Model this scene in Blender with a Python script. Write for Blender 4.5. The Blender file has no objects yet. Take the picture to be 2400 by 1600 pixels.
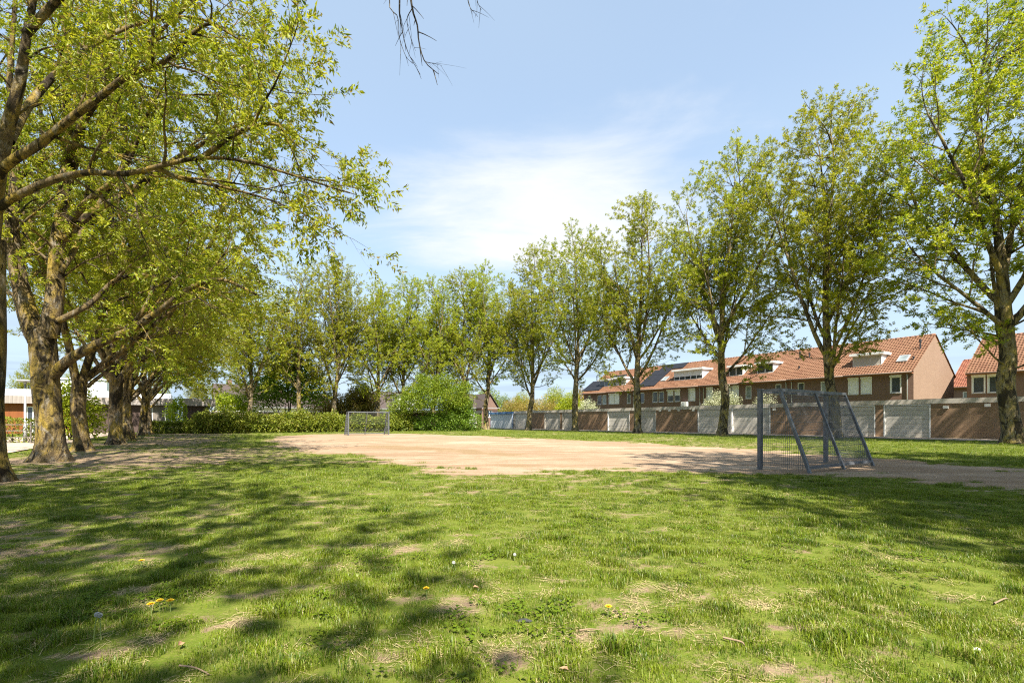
import bpy, math
import numpy as np
from mathutils import Vector

# ------------------------------------------------------------------ camera, sky, sun, exposure
scene = bpy.context.scene
COL = scene.collection
F = 1140.0                      # focal length in photograph pixels (2400 wide)
HOR = 986.0                     # horizon row
CAM_H = 1.21
cam_data = bpy.data.cameras.new('camera')
cam_data.sensor_width = 36.0
cam_data.lens = F / 2400 * 36
cam_data.shift_y = (HOR - 800) / 2400
cam_data.clip_start = 0.05
cam_data.clip_end = 3000
cam = bpy.data.objects.new('camera', cam_data)
COL.objects.link(cam)
cam.location = (0, 0, CAM_H)
cam.rotation_euler = (math.radians(90), 0, 0)
scene.camera = cam

SUN_EL = math.radians(52)
SUN_AZ = np.array([0.317, -0.948])           # horizontal direction towards the sun
world = bpy.data.worlds.new('World')
scene.world = world
world.use_nodes = True
wn, wl = world.node_tree.nodes, world.node_tree.links
wn.clear()
w_out = wn.new('ShaderNodeOutputWorld')
w_bg = wn.new('ShaderNodeBackground')
w_bg.inputs['Strength'].default_value = 0.105
sky = wn.new('ShaderNodeTexSky')
sky.sky_type = 'NISHITA'
sky.sun_disc = False
sky.sun_elevation = SUN_EL
sky.sun_rotation = math.atan2(SUN_AZ[0], SUN_AZ[1])
sky.air_density = 1.0
sky.dust_density = 0.2
sky.ozone_density = 0.5
# thin high cloud: noise on a flat layer far above the place
tc = wn.new('ShaderNodeTexCoord')
sep = wn.new('ShaderNodeSeparateXYZ')
wl.new(tc.outputs['Generated'], sep.inputs[0])
def wmath(op, a, b=None, clamp=False):
    n = wn.new('ShaderNodeMath'); n.operation = op; n.use_clamp = clamp
    for i, s in enumerate((a, b)):
        if s is None: continue
        if isinstance(s, (int, float)): n.inputs[i].default_value = s
        else: wl.new(s, n.inputs[i])
    return n.outputs[0]
zc = wmath('MAXIMUM', sep.outputs['Z'], 0.06)
lx = wmath('DIVIDE', sep.outputs['X'], zc)
ly = wmath('DIVIDE', sep.outputs['Y'], zc)
comb = wn.new('ShaderNodeCombineXYZ')
wl.new(lx, comb.inputs[0]); wl.new(ly, comb.inputs[1])
def wnoise(scale, detail, rough, off, stretch=(1, 1, 1), dist=0.0):
    m = wn.new('ShaderNodeMapping'); m.inputs['Location'].default_value = off
    m.inputs['Scale'].default_value = stretch
    wl.new(comb.outputs[0], m.inputs[0])
    n = wn.new('ShaderNodeTexNoise'); n.inputs['Scale'].default_value = scale
    n.inputs['Detail'].default_value = detail; n.inputs['Roughness'].default_value = rough
    n.inputs['Distortion'].default_value = dist
    wl.new(m.outputs[0], n.inputs['Vector'])
    return n.outputs['Fac']
def wramp(s, lo, hi):
    n = wn.new('ShaderNodeMapRange'); n.interpolation_type = 'SMOOTHSTEP'
    n.inputs['From Min'].default_value = lo; n.inputs['From Max'].default_value = hi
    wl.new(s, n.inputs['Value'])
    return n.outputs[0]
# one broad bank of cloud ahead, thin wisps everywhere
dx = wmath('SUBTRACT', lx, 0.16); dy = wmath('SUBTRACT', ly, 2.6)
d2 = wmath('ADD', wmath('MULTIPLY', wmath('MULTIPLY', dx, dx), 1.7), wmath('MULTIPLY', wmath('MULTIPLY', dy, dy), 1.5))
bank = wmath('POWER', 2.718, wmath('MULTIPLY', d2, -1.0))
wisp = wnoise(1.0, 7, 0.6, (3.1, 1.7, 0), (1.0, 1.5, 1), 0.5)
cl = wramp(wmath('ADD', wmath('MULTIPLY', wisp, 0.85), wmath('MULTIPLY', bank, 0.58)), 0.50, 0.98)
veil = wramp(wnoise(0.45, 3, 0.5, (8, 2, 0)), 0.35, 0.75)
def wmix(fac, a, col):
    m = wn.new('ShaderNodeMix'); m.data_type = 'RGBA'
    if isinstance(fac, float): m.inputs[0].default_value = fac
    else: wl.new(fac, m.inputs[0])
    wl.new(a, m.inputs[6]); m.inputs[7].default_value = (*col, 1)
    return m.outputs[2]
low = wramp(sep.outputs['Z'], 0.40, 0.02)
hz = wmix(wmath('ADD', wmath('ADD', wmath('MULTIPLY', veil, 0.16), 0.52), wmath('MULTIPLY', low, 0.40), clamp=True), sky.outputs[0], (2.15, 2.72, 3.30))
hz = wmix(wmath('MULTIPLY', cl, 0.92), hz, (3.6, 3.66, 3.72))
wl.new(hz, w_bg.inputs['Color'])
wl.new(w_bg.outputs[0], w_out.inputs['Surface'])

S = Vector((SUN_AZ[0] * math.cos(SUN_EL), SUN_AZ[1] * math.cos(SUN_EL), math.sin(SUN_EL)))
sun_data = bpy.data.lights.new('sun', 'SUN')
sun_data.energy = 5.0
sun_data.angle = math.radians(0.45)
sun_data.color = (1.0, 0.93, 0.82)
sun = bpy.data.objects.new('sun', sun_data)
COL.objects.link(sun)
sun.location = S * 100
sun.rotation_euler = (-S).to_track_quat('-Z', 'Y').to_euler()

vs = scene.view_settings
vs.view_transform = 'Standard'
vs.look = 'None'
vs.gamma = 1
vs.exposure = 1.5
vs.use_curve_mapping = False
scene.cycles.max_bounces = 7
scene.cycles.sample_clamp_indirect = 3.0
scene.cycles.filter_width = 1.15
scene.cycles.transparent_max_bounces = 8
scene.cycles.use_denoising = False

# ------------------------------------------------------------------ the place's own axes
# D runs along the field (away, to the left), N across it (away, to the right)
TH = math.radians(33.5)
D = np.array([-math.sin(TH), math.cos(TH), 0.0])
N = np.array([math.cos(TH), math.sin(TH), 0.0])
def UV(u, v, z=0.0):
    p = D * u + N * v
    return np.array([p[0], p[1], z])
def ray(px, py):
    return (px - 1200) / F, (HOR - py) / F
def s_at(px, v):                # along -D on the plane N.p = v
    a = (px - 1200) / F
    Y = v / (N[0] * a + N[1])
    return -(D[0] * a + D[1]) * Y
def z_at(px, py, v):
    a, b = ray(px, py)
    return CAM_H + b * v / (N[0] * a + N[1])
def v_at(px, u):                # along N on the plane D.p = u
    a = (px - 1200) / F
    Y = u / (D[0] * a + D[1])
    return (N[0] * a + N[1]) * Y
def zu_at(px, py, u):
    a, b = ray(px, py)
    return CAM_H + b * u / (D[0] * a + D[1])
def ground_px(px, py):
    Y = CAM_H * F / (py - HOR)
    return np.array([(px - 1200) / F * Y, Y, 0.0])
ROT_S = math.atan2(-D[1], -D[0])     # local x = -D, local y = N   (garages, terrace)
ROT_V = TH                           # local x = N, local y = D    (pavilion, far side)

# ------------------------------------------------------------------ mesh helpers
def link(o, parent=None):
    COL.objects.link(o)
    if parent is not None: o.parent = parent
    return o
def tag(o, label=None, cat=None, group=None, kind=None):
    if label: o['label'] = label
    if cat: o['category'] = cat
    if group: o['group'] = group
    if kind: o['kind'] = kind
    return o
def empty(name, loc, rz=0.0):
    o = bpy.data.objects.new(name, None)
    o.empty_display_size = 0.3
    COL.objects.link(o)
    o.location = tuple(float(c) for c in loc)
    o.rotation_euler = (0, 0, rz)
    return o
def np_mesh(name, V, quads=None, tris=None, mat=None, smooth=False):
    me = bpy.data.meshes.new(name)
    V = np.asarray(V, dtype=np.float32)
    q = np.zeros((0, 4), np.int32) if quads is None else np.asarray(quads, np.int32).reshape(-1, 4)
    t = np.zeros((0, 3), np.int32) if tris is None else np.asarray(tris, np.int32).reshape(-1, 3)
    me.vertices.add(len(V)); me.vertices.foreach_set('co', V.ravel())
    nl = q.size + t.size
    me.loops.add(nl)
    me.loops.foreach_set('vertex_index', np.concatenate([q.ravel(), t.ravel()]))
    me.polygons.add(len(q) + len(t))
    starts = np.concatenate([np.arange(len(q)) * 4, q.size + np.arange(len(t)) * 3]).astype(np.int32)
    me.polygons.foreach_set('loop_start', starts)
    if smooth:
        me.polygons.foreach_set('use_smooth', np.ones(len(q) + len(t), bool))
    if mat is not None: me.materials.append(mat)
    me.update(calc_edges=True)
    return me
def mesh_obj(name, me, parent=None, loc=None, rz=None):
    o = bpy.data.objects.new(name, me)
    link(o, parent)
    if loc is not None: o.location = tuple(float(c) for c in loc)
    if rz is not None: o.rotation_euler = (0, 0, rz)
    return o
class MB:
    """collects boxes, bars and tubes into one mesh"""
    def __init__(self): self.v = []; self.f = []
    def add(self, vs_, fs):
        b = len(self.v); self.v += [tuple(float(c) for c in p) for p in vs_]
        self.f += [tuple(b + i for i in f) for f in fs]; return self
    def box(self, x0, x1, y0, y1, z0, z1):
        x0, x1 = sorted((x0, x1)); y0, y1 = sorted((y0, y1)); z0, z1 = sorted((z0, z1))
        return self.add([(x0, y0, z0), (x1, y0, z0), (x1, y1, z0), (x0, y1, z0), (x0, y0, z1), (x1, y0, z1), (x1, y1, z1), (x0, y1, z1)],
                        [(0, 3, 2, 1), (4, 5, 6, 7), (0, 1, 5, 4), (1, 2, 6, 5), (2, 3, 7, 6), (3, 0, 4, 7)])
    def quad(self, *p): return self.add(p, [tuple(range(len(p)))])
    def prism(self, poly, axis, a0, a1):
        """poly: list of 2D points in the two other axes; extruded along axis"""
        n = len(poly)
        def mk(p, a):
            return {0: (a, p[0], p[1]), 1: (p[0], a, p[1]), 2: (p[0], p[1], a)}[axis]
        vs_ = [mk(p, a0) for p in poly] + [mk(p, a1) for p in poly]
        fs = [tuple(range(n))[::-1], tuple(range(n, 2 * n))] + [(i, (i + 1) % n, n + (i + 1) % n, n + i) for i in range(n)]
        return self.add(vs_, fs)
    def bar(self, a, b, w, h=None, up=(0, 0, 1)):
        """rectangular bar from a to b"""
        h = h or w
        a, b = Vector(a), Vector(b); d = (b - a).normalized(); up = Vector(up)
        if abs(d.dot(up)) > 0.98: up = Vector((0, 1, 0))
        x = d.cross(up).normalized() * w / 2; y = x.cross(d).normalized() * h / 2
        p = [a - x - y, a + x - y, a + x + y, a - x + y, b - x - y, b + x - y, b + x + y, b - x + y]
        return self.add(p, [(0, 3, 2, 1), (4, 5, 6, 7), (0, 1, 5, 4), (1, 2, 6, 5), (2, 3, 7, 6), (3, 0, 4, 7)])
    def tube(self, pts, radii, sides=8, cap=True):
        pts = [Vector(p) for p in pts]
        if isinstance(radii, (int, float)): radii = [radii] * len(pts)
        ref = None; rings = []
        base = len(self.v)
        for i, p in enumerate(pts):
            d = (pts[min(i + 1, len(pts) - 1)] - pts[max(i - 1, 0)]).normalized()
            if ref is None:
                ref = Vector((1, 0, 0)) if abs(d.x) < 0.8 else Vector((0, 1, 0))
            x = (ref - d * ref.dot(d)).normalized(); y = d.cross(x); ref = x
            for k in range(sides):
                t = 2 * math.pi * k / sides
                self.v.append(tuple(p + (x * math.cos(t) + y * math.sin(t)) * radii[i]))
        for i in range(len(pts) - 1):
            for k in range(sides):
                k2 = (k + 1) % sides
                self.f.append((base + i * sides + k, base + i * sides + k2, base + (i + 1) * sides + k2, base + (i + 1) * sides + k))
        if cap:
            self.f.append(tuple(base + k for k in range(sides))[::-1])
            self.f.append(tuple(base + (len(pts) - 1) * sides + k for k in range(sides)))
        return self
    def mesh(self, name, mat, smooth=False, bevel=0.0):
        me = bpy.data.meshes.new(name)
        me.from_pydata(self.v, [], self.f)
        if mat is not None: me.materials.append(mat)
        if smooth:
            me.polygons.foreach_set('use_smooth', np.ones(len(me.polygons), bool))
        me.update(); return me
    def build(self, name, mat, parent=None, smooth=False):
        return mesh_obj(name, self.mesh(name, mat, smooth), parent)

# ------------------------------------------------------------------ materials
M = {}
class NT:
    def __init__(self, name):
        self.m = bpy.data.materials.new(name); self.m.use_nodes = True
        self.n, self.l = self.m.node_tree.nodes, self.m.node_tree.links
        self.bsdf = self.n['Principled BSDF']; self.out = self.n['Material Output']
        M[name] = self.m
    def node(self, t, **kw):
        x = self.n.new(t)
        for k, v in kw.items(): setattr(x, k, v)
        return x
    def set(self, node, **kw):
        for k, v in kw.items():
            k = k.replace('_', ' ')
            if hasattr(v, 'links'): self.l.new(v, node.inputs[k])
            else: node.inputs[k].default_value = v
        return node
    def coord(self, which='Object', scale=(1, 1, 1), loc=(0, 0, 0)):
        c = self.node('ShaderNodeTexCoord'); m = self.node('ShaderNodeMapping')
        m.inputs['Scale'].default_value = scale; m.inputs['Location'].default_value = loc
        self.l.new(c.outputs[which], m.inputs[0]); return m.outputs[0]
    def world_pos(self, scale=(1, 1, 1)):
        c = self.node('ShaderNodeNewGeometry'); m = self.node('ShaderNodeMapping')
        m.inputs['Scale'].default_value = scale
        self.l.new(c.outputs['Position'], m.inputs[0]); return m.outputs[0]
    def noise(self, vec, scale, detail=4, rough=0.55, dist=0.0):
        x = self.node('ShaderNodeTexNoise'); self.l.new(vec, x.inputs['Vector'])
        self.set(x, Scale=scale, Detail=detail, Roughness=rough, Distortion=dist)
        return x.outputs['Fac']
    def ramp(self, s, lo, hi, a=0.0, b=1.0):
        x = self.node('ShaderNodeMapRange'); self.l.new(s, x.inputs['Value'])
        x.inputs['From Min'].default_value = lo; x.inputs['From Max'].default_value = hi
        x.inputs['To Min'].default_value = a; x.inputs['To Max'].default_value = b
        return x.outputs[0]
    def mix(self, fac, a, b, blend='MIX'):
        x = self.node('ShaderNodeMix', data_type='RGBA', blend_type=blend)
        for i, s in ((0, fac), (6, a), (7, b)):
            if hasattr(s, 'links'): self.l.new(s, x.inputs[i])
            elif isinstance(s, (int, float)): x.inputs[i].default_value = s
            else: x.inputs[i].default_value = (*s[:3], 1)
        return x.outputs[2]
    def math(self, op, a, b=0.0, clamp=False):
        x = self.node('ShaderNodeMath', operation=op, use_clamp=clamp)
        for i, s in enumerate((a, b)):
            if hasattr(s, 'links'): self.l.new(s, x.inputs[i])
            else: x.inputs[i].default_value = s
        return x.outputs[0]
    def bump(self, h, strength=0.5, dist=0.02):
        b = self.node('ShaderNodeBump'); self.set(b, Strength=strength, Distance=dist)
        self.l.new(h, b.inputs['Height']); self.l.new(b.outputs[0], self.bsdf.inputs['Normal'])
    def fin(self, color, rough=0.7, spec=0.3, metallic=0.0):
        for k, v in (('Base Color', color), ('Roughness', rough), ('Specular IOR Level', spec), ('Metallic', metallic)):
            if hasattr(v, 'links'): self.l.new(v, self.bsdf.inputs[k])
            elif k == 'Base Color': self.bsdf.inputs[k].default_value = (*v[:3], 1)
            else: self.bsdf.inputs[k].default_value = v
        return self.m

def mat_plain(name, c, rough=0.6, var=0.15, scale=3.0, spec=0.3, metallic=0.0, bump=0.0):
    t = NT(name); p = t.coord()
    n = t.noise(p, scale, 5, 0.6); n2 = t.noise(p, scale * 9, 3, 0.6)
    f = t.math('ADD', t.math('MULTIPLY', n, 0.65), t.math('MULTIPLY', n2, 0.35))
    col = t.mix(t.ramp(f, 0.3, 0.7), [x * (1 - var) for x in c], [min(1, x * (1 + var)) for x in c])
    if bump: t.bump(n2, bump, 0.01)
    return t.fin(col, rough, spec, metallic)

def mat_brick(name, a, b, mortar, bump=0.4):
    t = NT(name)
    c = t.node('ShaderNodeTexCoord'); sp = t.node('ShaderNodeSeparateXYZ'); t.l.new(c.outputs['Object'], sp.inputs[0])
    cb = t.node('ShaderNodeCombineXYZ')
    t.l.new(t.math('ADD', sp.outputs[0], sp.outputs[1]), cb.inputs[0]); t.l.new(sp.outputs[2], cb.inputs[1])
    br = t.node('ShaderNodeTexBrick'); t.l.new(cb.outputs[0], br.inputs['Vector'])
    t.set(br, Scale=1.0, Color1=(*a, 1), Color2=(*b, 1), Mortar=(*mortar, 1))
    br.inputs['Mortar Size'].default_value = 0.009; br.inputs['Brick Width'].default_value = 0.22
    br.inputs['Row Height'].default_value = 0.063; br.inputs['Bias'].default_value = -0.1
    n = t.noise(c.outputs['Object'], 0.8, 5, 0.65); n2 = t.noise(c.outputs['Object'], 7, 4, 0.6)
    col = t.mix(t.ramp(n, 0.35, 0.7, 0, 0.55), br.outputs['Color'], (0.5, 0.5, 0.5), 'OVERLAY')
    col = t.mix(t.ramp(n, 0.3, 0.75, 0.0, 0.30), br.outputs['Color'], [x * 0.6 for x in a])
    col = t.mix(t.ramp(n2, 0.45, 0.75, 0.0, 0.25), col, [min(1, x * 1.5 + 0.03) for x in b])
    t.bump(t.math('SUBTRACT', 1.0, br.outputs['Fac']), bump, 0.006)
    return t.fin(col, 0.88, 0.2)

mat_brick('brick_brown', (0.20, 0.115, 0.085), (0.16, 0.09, 0.07), (0.19, 0.15, 0.12))
mat_brick('brick_garage', (0.31, 0.195, 0.115), (0.22, 0.135, 0.08), (0.34, 0.26, 0.18))
mat_brick('brick_gable', (0.265, 0.168, 0.115), (0.21, 0.127, 0.088), (0.27, 0.21, 0.155))
mat_brick('brick_dark', (0.07, 0.045, 0.04), (0.10, 0.06, 0.05), (0.09, 0.075, 0.065))
mat_plain('white_paint', (0.78, 0.78, 0.76), 0.45, 0.06, 1.5)
mat_plain('shutter_white', (0.80, 0.80, 0.79), 0.5, 0.05, 1.5)
mat_plain('door_white', (0.56, 0.525, 0.46), 0.5, 0.10, 1.2)
mat_plain('door_grey', (0.47, 0.435, 0.375), 0.5, 0.10, 1.2)
mat_plain('fascia_grey', (0.54, 0.49, 0.42), 0.75, 0.14, 0.9)
mat_plain('roof_felt', (0.10, 0.10, 0.10), 0.9, 0.2, 2)
mat_plain('blue_paint', (0.10, 0.22, 0.42), 0.6, 0.35, 2.0)
mat_plain('white_old_paint', (0.594, 0.612, 0.63), 0.7, 0.15, 2.0)
mat_plain('rust_wood', (0.30, 0.12, 0.06), 0.8, 0.2, 5)
mat_plain('zinc', (0.42, 0.44, 0.45), 0.45, 0.1, 2, 0.5, 0.3)
mat_plain('dark_plastic', (0.03, 0.03, 0.035), 0.5, 0.2, 3)
mat_plain('gutter_brown', (0.20, 0.15, 0.12), 0.6, 0.15, 3)
mat_plain('concrete', (0.405, 0.378, 0.342), 0.85, 0.15, 2)
mat_plain('galvanised', (0.115, 0.122, 0.135), 0.5, 0.4, 9, 0.4, 0.2, 0.1)
mat_plain('galvanised_pale', (0.36, 0.37, 0.38), 0.5, 0.2, 9, 0.5, 0.4)
mat_plain('lamp_white', (0.6, 0.6, 0.57), 0.4, 0.05)
mat_plain('slate_roof', (0.075, 0.06, 0.055), 0.95, 0.2, 4, 0.1)
mat_plain('white_render', (0.80, 0.80, 0.78), 0.8, 0.05, 1)
mat_plain('pink_render', (0.48, 0.36, 0.31), 0.8, 0.15, 1.5)
mat_plain('white_cladding', (0.78, 0.80, 0.82), 0.5, 0.05, 1)
mat_plain('yellow_petal', (0.80, 0.55, 0.02), 0.6, 0.15, 60)
mat_plain('seed_fluff', (0.45, 0.46, 0.45), 0.9, 0.1, 60)
mat_plain('green_stalk', (0.20, 0.26, 0.08), 0.7, 0.15, 30)
mat_plain('dead_wood', (0.24, 0.17, 0.11), 0.9, 0.3, 20)
mat_plain('dead_leaf', (0.34, 0.21, 0.12), 0.8, 0.2, 30)
mat_plain('pale_stone', (0.62, 0.60, 0.57), 0.8, 0.15, 20)
mat_plain('dark_clod', (0.045, 0.045, 0.05), 0.9, 0.4, 30, bump=0.5)

def mat_glass(name, c, rough=0.08):
    t = NT(name); n = t.noise(t.coord(), 1.2, 3)
    return t.fin(t.mix(t.ramp(n, 0.3, 0.7), c, [x * 2.2 for x in c]), rough, 0.8)
mat_glass('glass', (0.03, 0.035, 0.04))
mat_glass('glass_curtain', (0.13, 0.15, 0.145), 0.25)
mat_plain('solar', (0.016, 0.017, 0.021), 0.6, 0.3, 2, 0.2)

def mat_boards(name, a, b, width):
    t = NT(name)
    c = t.node('ShaderNodeTexCoord'); sp = t.node('ShaderNodeSeparateXYZ'); t.l.new(c.outputs['Object'], sp.inputs[0])
    ix = t.math('FLOOR', t.math('DIVIDE', sp.outputs[0], width))
    wn_ = t.node('ShaderNodeTexWhiteNoise', noise_dimensions='1D'); t.l.new(ix, wn_.inputs['W'])
    m = t.node('ShaderNodeMapping'); m.inputs['Scale'].default_value = (14, 14, 0.9); t.l.new(c.outputs['Object'], m.inputs[0])
    g = t.noise(m.outputs[0], 2.0, 5, 0.6)
    col = t.mix(wn_.outputs['Value'], a, b)
    col = t.mix(t.ramp(g, 0.3, 0.7, 0, 0.45), col, [x * 0.5 for x in a])
    return t.fin(col, 0.75, 0.25)
mat_boards('boards_grey', (0.30, 0.265, 0.24), (0.38, 0.34, 0.31), 0.14)
mat_boards('boards_orange', (0.26, 0.092, 0.028), (0.20, 0.065, 0.022), 0.12)
mat_boards('boards_weathered', (0.17, 0.15, 0.13), (0.23, 0.20, 0.17), 0.12)

def mat_tiles(name, a, b, c_):
    t = NT(name); p = t.coord()
    gi = t.node('ShaderNodeNewGeometry')
    n = t.noise(p, 0.5, 5, 0.6); n2 = t.noise(p, 6, 4, 0.6)
    col = t.mix(t.ramp(n, 0.35, 0.65), a, b)
    col = t.mix(t.ramp(n2, 0.48, 0.72, 0, 0.7), col, c_)
    col = t.mix(t.math('MULTIPLY', gi.outputs['Random Per Island'], 0.30), col, (0.16, 0.075, 0.05))
    return t.fin(col, 0.75, 0.25)
mat_tiles('tiles_orange', (0.275, 0.142, 0.082), (0.22, 0.108, 0.062), (0.34, 0.215, 0.125))
mat_tiles('tiles_far', (0.36, 0.14, 0.08), (0.28, 0.10, 0.06), (0.42, 0.20, 0.10))

def mat_leaf(name, a, b, c_, trans=0.5, brown=0.12, brown_c=(0.20, 0.13, 0.05)):
    t = NT(name)
    gi = t.node('ShaderNodeNewGeometry'); oi = t.node('ShaderNodeObjectInfo')
    r = gi.outputs['Random Per Island']
    col = t.mix(t.ramp(r, 0.0, 0.6), a, b)
    col = t.mix(t.ramp(r, 0.6, 0.9), col, c_)
    col = t.mix(t.ramp(r, 1.0 - brown, 1.0 - brown + 0.01), col, brown_c)
    clump = t.noise(t.world_pos(), 0.9, 4, 0.6)
    col = t.mix(t.ramp(clump, 0.38, 0.62, 0.0, 0.8), t.mix(1.0, col, (0.80, 0.86, 0.8), 'MULTIPLY'), t.mix(0.55, col, c_))
    h = t.node('ShaderNodeHueSaturation'); t.l.new(col, h.inputs['Color'])
    t.l.new(t.ramp(oi.outputs['Random'], 0, 1, 0.493, 0.512), h.inputs['Hue'])
    t.l.new(t.ramp(oi.outputs['Random'], 0, 1, 0.95, 1.15), h.inputs['Value'])
    col = h.outputs[0]
    df = t.node('ShaderNodeBsdfDiffuse'); t.l.new(col, df.inputs['Color'])
    tr = t.node('ShaderNodeBsdfTranslucent')
    t.l.new(t.mix(0.5, col, t.mix(1.0, col, (1.3, 1.25, 0.35), 'MULTIPLY')), tr.inputs['Color'])
    ms = t.node('ShaderNodeMixShader'); ms.inputs[0].default_value = trans
    t.l.new(df.outputs[0], ms.inputs[1]); t.l.new(tr.outputs[0], ms.inputs[2])
    gl = t.node('ShaderNodeBsdfGlossy'); gl.inputs['Roughness'].default_value = 0.45
    gl.inputs['Color'].default_value = (0.9, 0.95, 0.9, 1)
    m2 = t.node('ShaderNodeMixShader'); m2.inputs[0].default_value = 0.02
    t.l.new(ms.outputs[0], m2.inputs[1]); t.l.new(gl.outputs[0], m2.inputs[2])
    t.l.new(m2.outputs[0], t.out.inputs['Surface'])
    t.n.remove(t.bsdf)
    return t.m
mat_leaf('leaf_ash', (0.11, 0.175, 0.010), (0.27, 0.315, 0.016), (0.46, 0.44, 0.03), 0.5, 0.13)
mat_leaf('leaf_ash_far', (0.125, 0.19, 0.010), (0.29, 0.335, 0.016), (0.49, 0.465, 0.03), 0.5, 0.06, (0.27, 0.19, 0.05))
mat_leaf('leaf_dark', (0.075, 0.14, 0.012), (0.13, 0.21, 0.018), (0.21, 0.29, 0.025), 0.4, 0.03)
mat_leaf('leaf_hedge', (0.085, 0.13, 0.012), (0.175, 0.22, 0.02), (0.31, 0.33, 0.04), 0.35, 0.06)
mat_leaf('leaf_lime', (0.22, 0.31, 0.01), (0.34, 0.41, 0.015), (0.44, 0.47, 0.03), 0.45, 0.02)
mat_leaf('leaf_fresh', (0.085, 0.145, 0.008), (0.155, 0.215, 0.012), (0.27, 0.31, 0.02), 0.4, 0.03)
mat_leaf('leaf_copper', (0.15, 0.115, 0.045), (0.24, 0.19, 0.06), (0.34, 0.29, 0.07), 0.35, 0.2, (0.24, 0.11, 0.06))
mat_leaf('leaf_amber', (0.22, 0.17, 0.04), (0.30, 0.20, 0.05), (0.38, 0.30, 0.07), 0.4, 0.2, (0.26, 0.12, 0.05))
mat_leaf('leaf_blossom', (0.24, 0.26, 0.09), (0.42, 0.42, 0.26), (0.60, 0.58, 0.46), 0.3, 0.05)

def mat_bark(name, base, lichen, stain):
    t = NT(name); p = t.coord('Object')
    oi = t.node('ShaderNodeObjectInfo')
    off = t.node('ShaderNodeVectorMath', operation='ADD'); t.l.new(p, off.inputs[0])
    cb = t.node('ShaderNodeCombineXYZ'); t.l.new(t.math('MULTIPLY', oi.outputs['Random'], 37.0), cb.inputs[0])
    t.l.new(cb.outputs[0], off.inputs[1]); p = off.outputs[0]
    mp = t.node('ShaderNodeMapping'); mp.inputs['Scale'].default_value = (1, 1, 0.45); t.l.new(p, mp.inputs[0]); ps = mp.outputs[0]
    n1 = t.noise(ps, 2.2, 6, 0.65, 0.4); n2 = t.noise(p, 26, 5, 0.65); n3 = t.noise(ps, 2.6, 7, 0.72, 1.0); n4 = t.noise(ps, 5.5, 6, 0.7, 0.6)
    col = t.mix(t.ramp(n1, 0.45, 0.62), base, lichen)
    col = t.mix(t.ramp(n4, 0.52, 0.62, 0, 0.75), col, (0.30, 0.27, 0.22))
    col = t.mix(t.ramp(n2, 0.45, 0.72, 0, 0.6), col, [x * 0.35 for x in base])
    col = t.mix(t.ramp(n3, 0.49, 0.56, 0, 0.93), col, stain)
    mf = t.node('ShaderNodeMapping'); mf.inputs['Scale'].default_value = (1, 1, 0.16); t.l.new(p, mf.inputs[0])
    fis = t.noise(mf.outputs[0], 17, 6, 0.7, 0.5)
    col = t.mix(t.ramp(fis, 0.50, 0.66, 0, 0.65), col, [x * 0.25 for x in base])
    t.bump(t.math('SUBTRACT', t.math('ADD', t.math('MULTIPLY', n2, 0.5), t.math('MULTIPLY', n4, 0.8)), t.math('MULTIPLY', fis, 1.6)), 1.0, 0.05)
    return t.fin(col, 0.9, 0.15)
mat_bark('bark', (0.17, 0.125, 0.065), (0.36, 0.255, 0.045), (0.018, 0.014, 0.010))
mat_bark('bark_grey', (0.22, 0.175, 0.105), (0.38, 0.285, 0.07), (0.025, 0.02, 0.015))
mat_bark('bark_dark', (0.035, 0.03, 0.025), (0.06, 0.05, 0.03), (0.015, 0.012, 0.01))

# grass blades
t = NT('grass_blade')
oi = t.node('ShaderNodeObjectInfo'); gi = t.node('ShaderNodeNewGeometry')
r1, r2 = oi.outputs['Random'], gi.outputs['Random Per Island']
big = t.noise(t.world_pos(), 0.7, 3, 0.5)
mid = t.noise(t.world_pos(), 2.6, 4, 0.6)
col = t.mix(t.ramp(r2, 0, 0.8), (0.075, 0.15, 0.006), (0.165, 0.24, 0.010))
col = t.mix(t.ramp(mid, 0.42, 0.60, 0, 0.8), col, (0.065, 0.125, 0.008))
fin_ = t.noise(t.world_pos(), 8.0, 3, 0.6)
col = t.mix(t.ramp(fin_, 0.48, 0.62, 0, 0.75), col, (0.225, 0.285, 0.013))
col = t.mix(t.ramp(fin_, 0.48, 0.36, 0, 0.8), col, (0.05, 0.105, 0.006))
col = t.mix(t.ramp(big, 0.42, 0.62, 0, 0.45), col, (0.22, 0.275, 0.016))
col = t.mix(t.ramp(r2, 0.80, 0.83, 0, 0.8), col, (0.36, 0.30, 0.12))
col = t.mix(t.ramp(r1, 0.75, 1.0, 0, 0.5), col, (0.24, 0.275, 0.018))
df = t.node('ShaderNodeBsdfDiffuse'); t.l.new(col, df.inputs['Color'])
tr = t.node('ShaderNodeBsdfTranslucent'); t.l.new(col, tr.inputs['Color'])
ms = t.node('ShaderNodeMixShader'); ms.inputs[0].default_value = 0.4
t.l.new(df.outputs[0], ms.inputs[1]); t.l.new(tr.outputs[0], ms.inputs[2])
gl = t.node('ShaderNodeBsdfGlossy'); gl.inputs['Roughness'].default_value = 0.4
m2 = t.node('ShaderNodeMixShader'); m2.inputs[0].default_value = 0.02
t.l.new(ms.outputs[0], m2.inputs[1]); t.l.new(gl.outputs[0], m2.inputs[2])
t.l.new(m2.outputs[0], t.out.inputs['Surface']); t.n.remove(t.bsdf)

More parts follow.
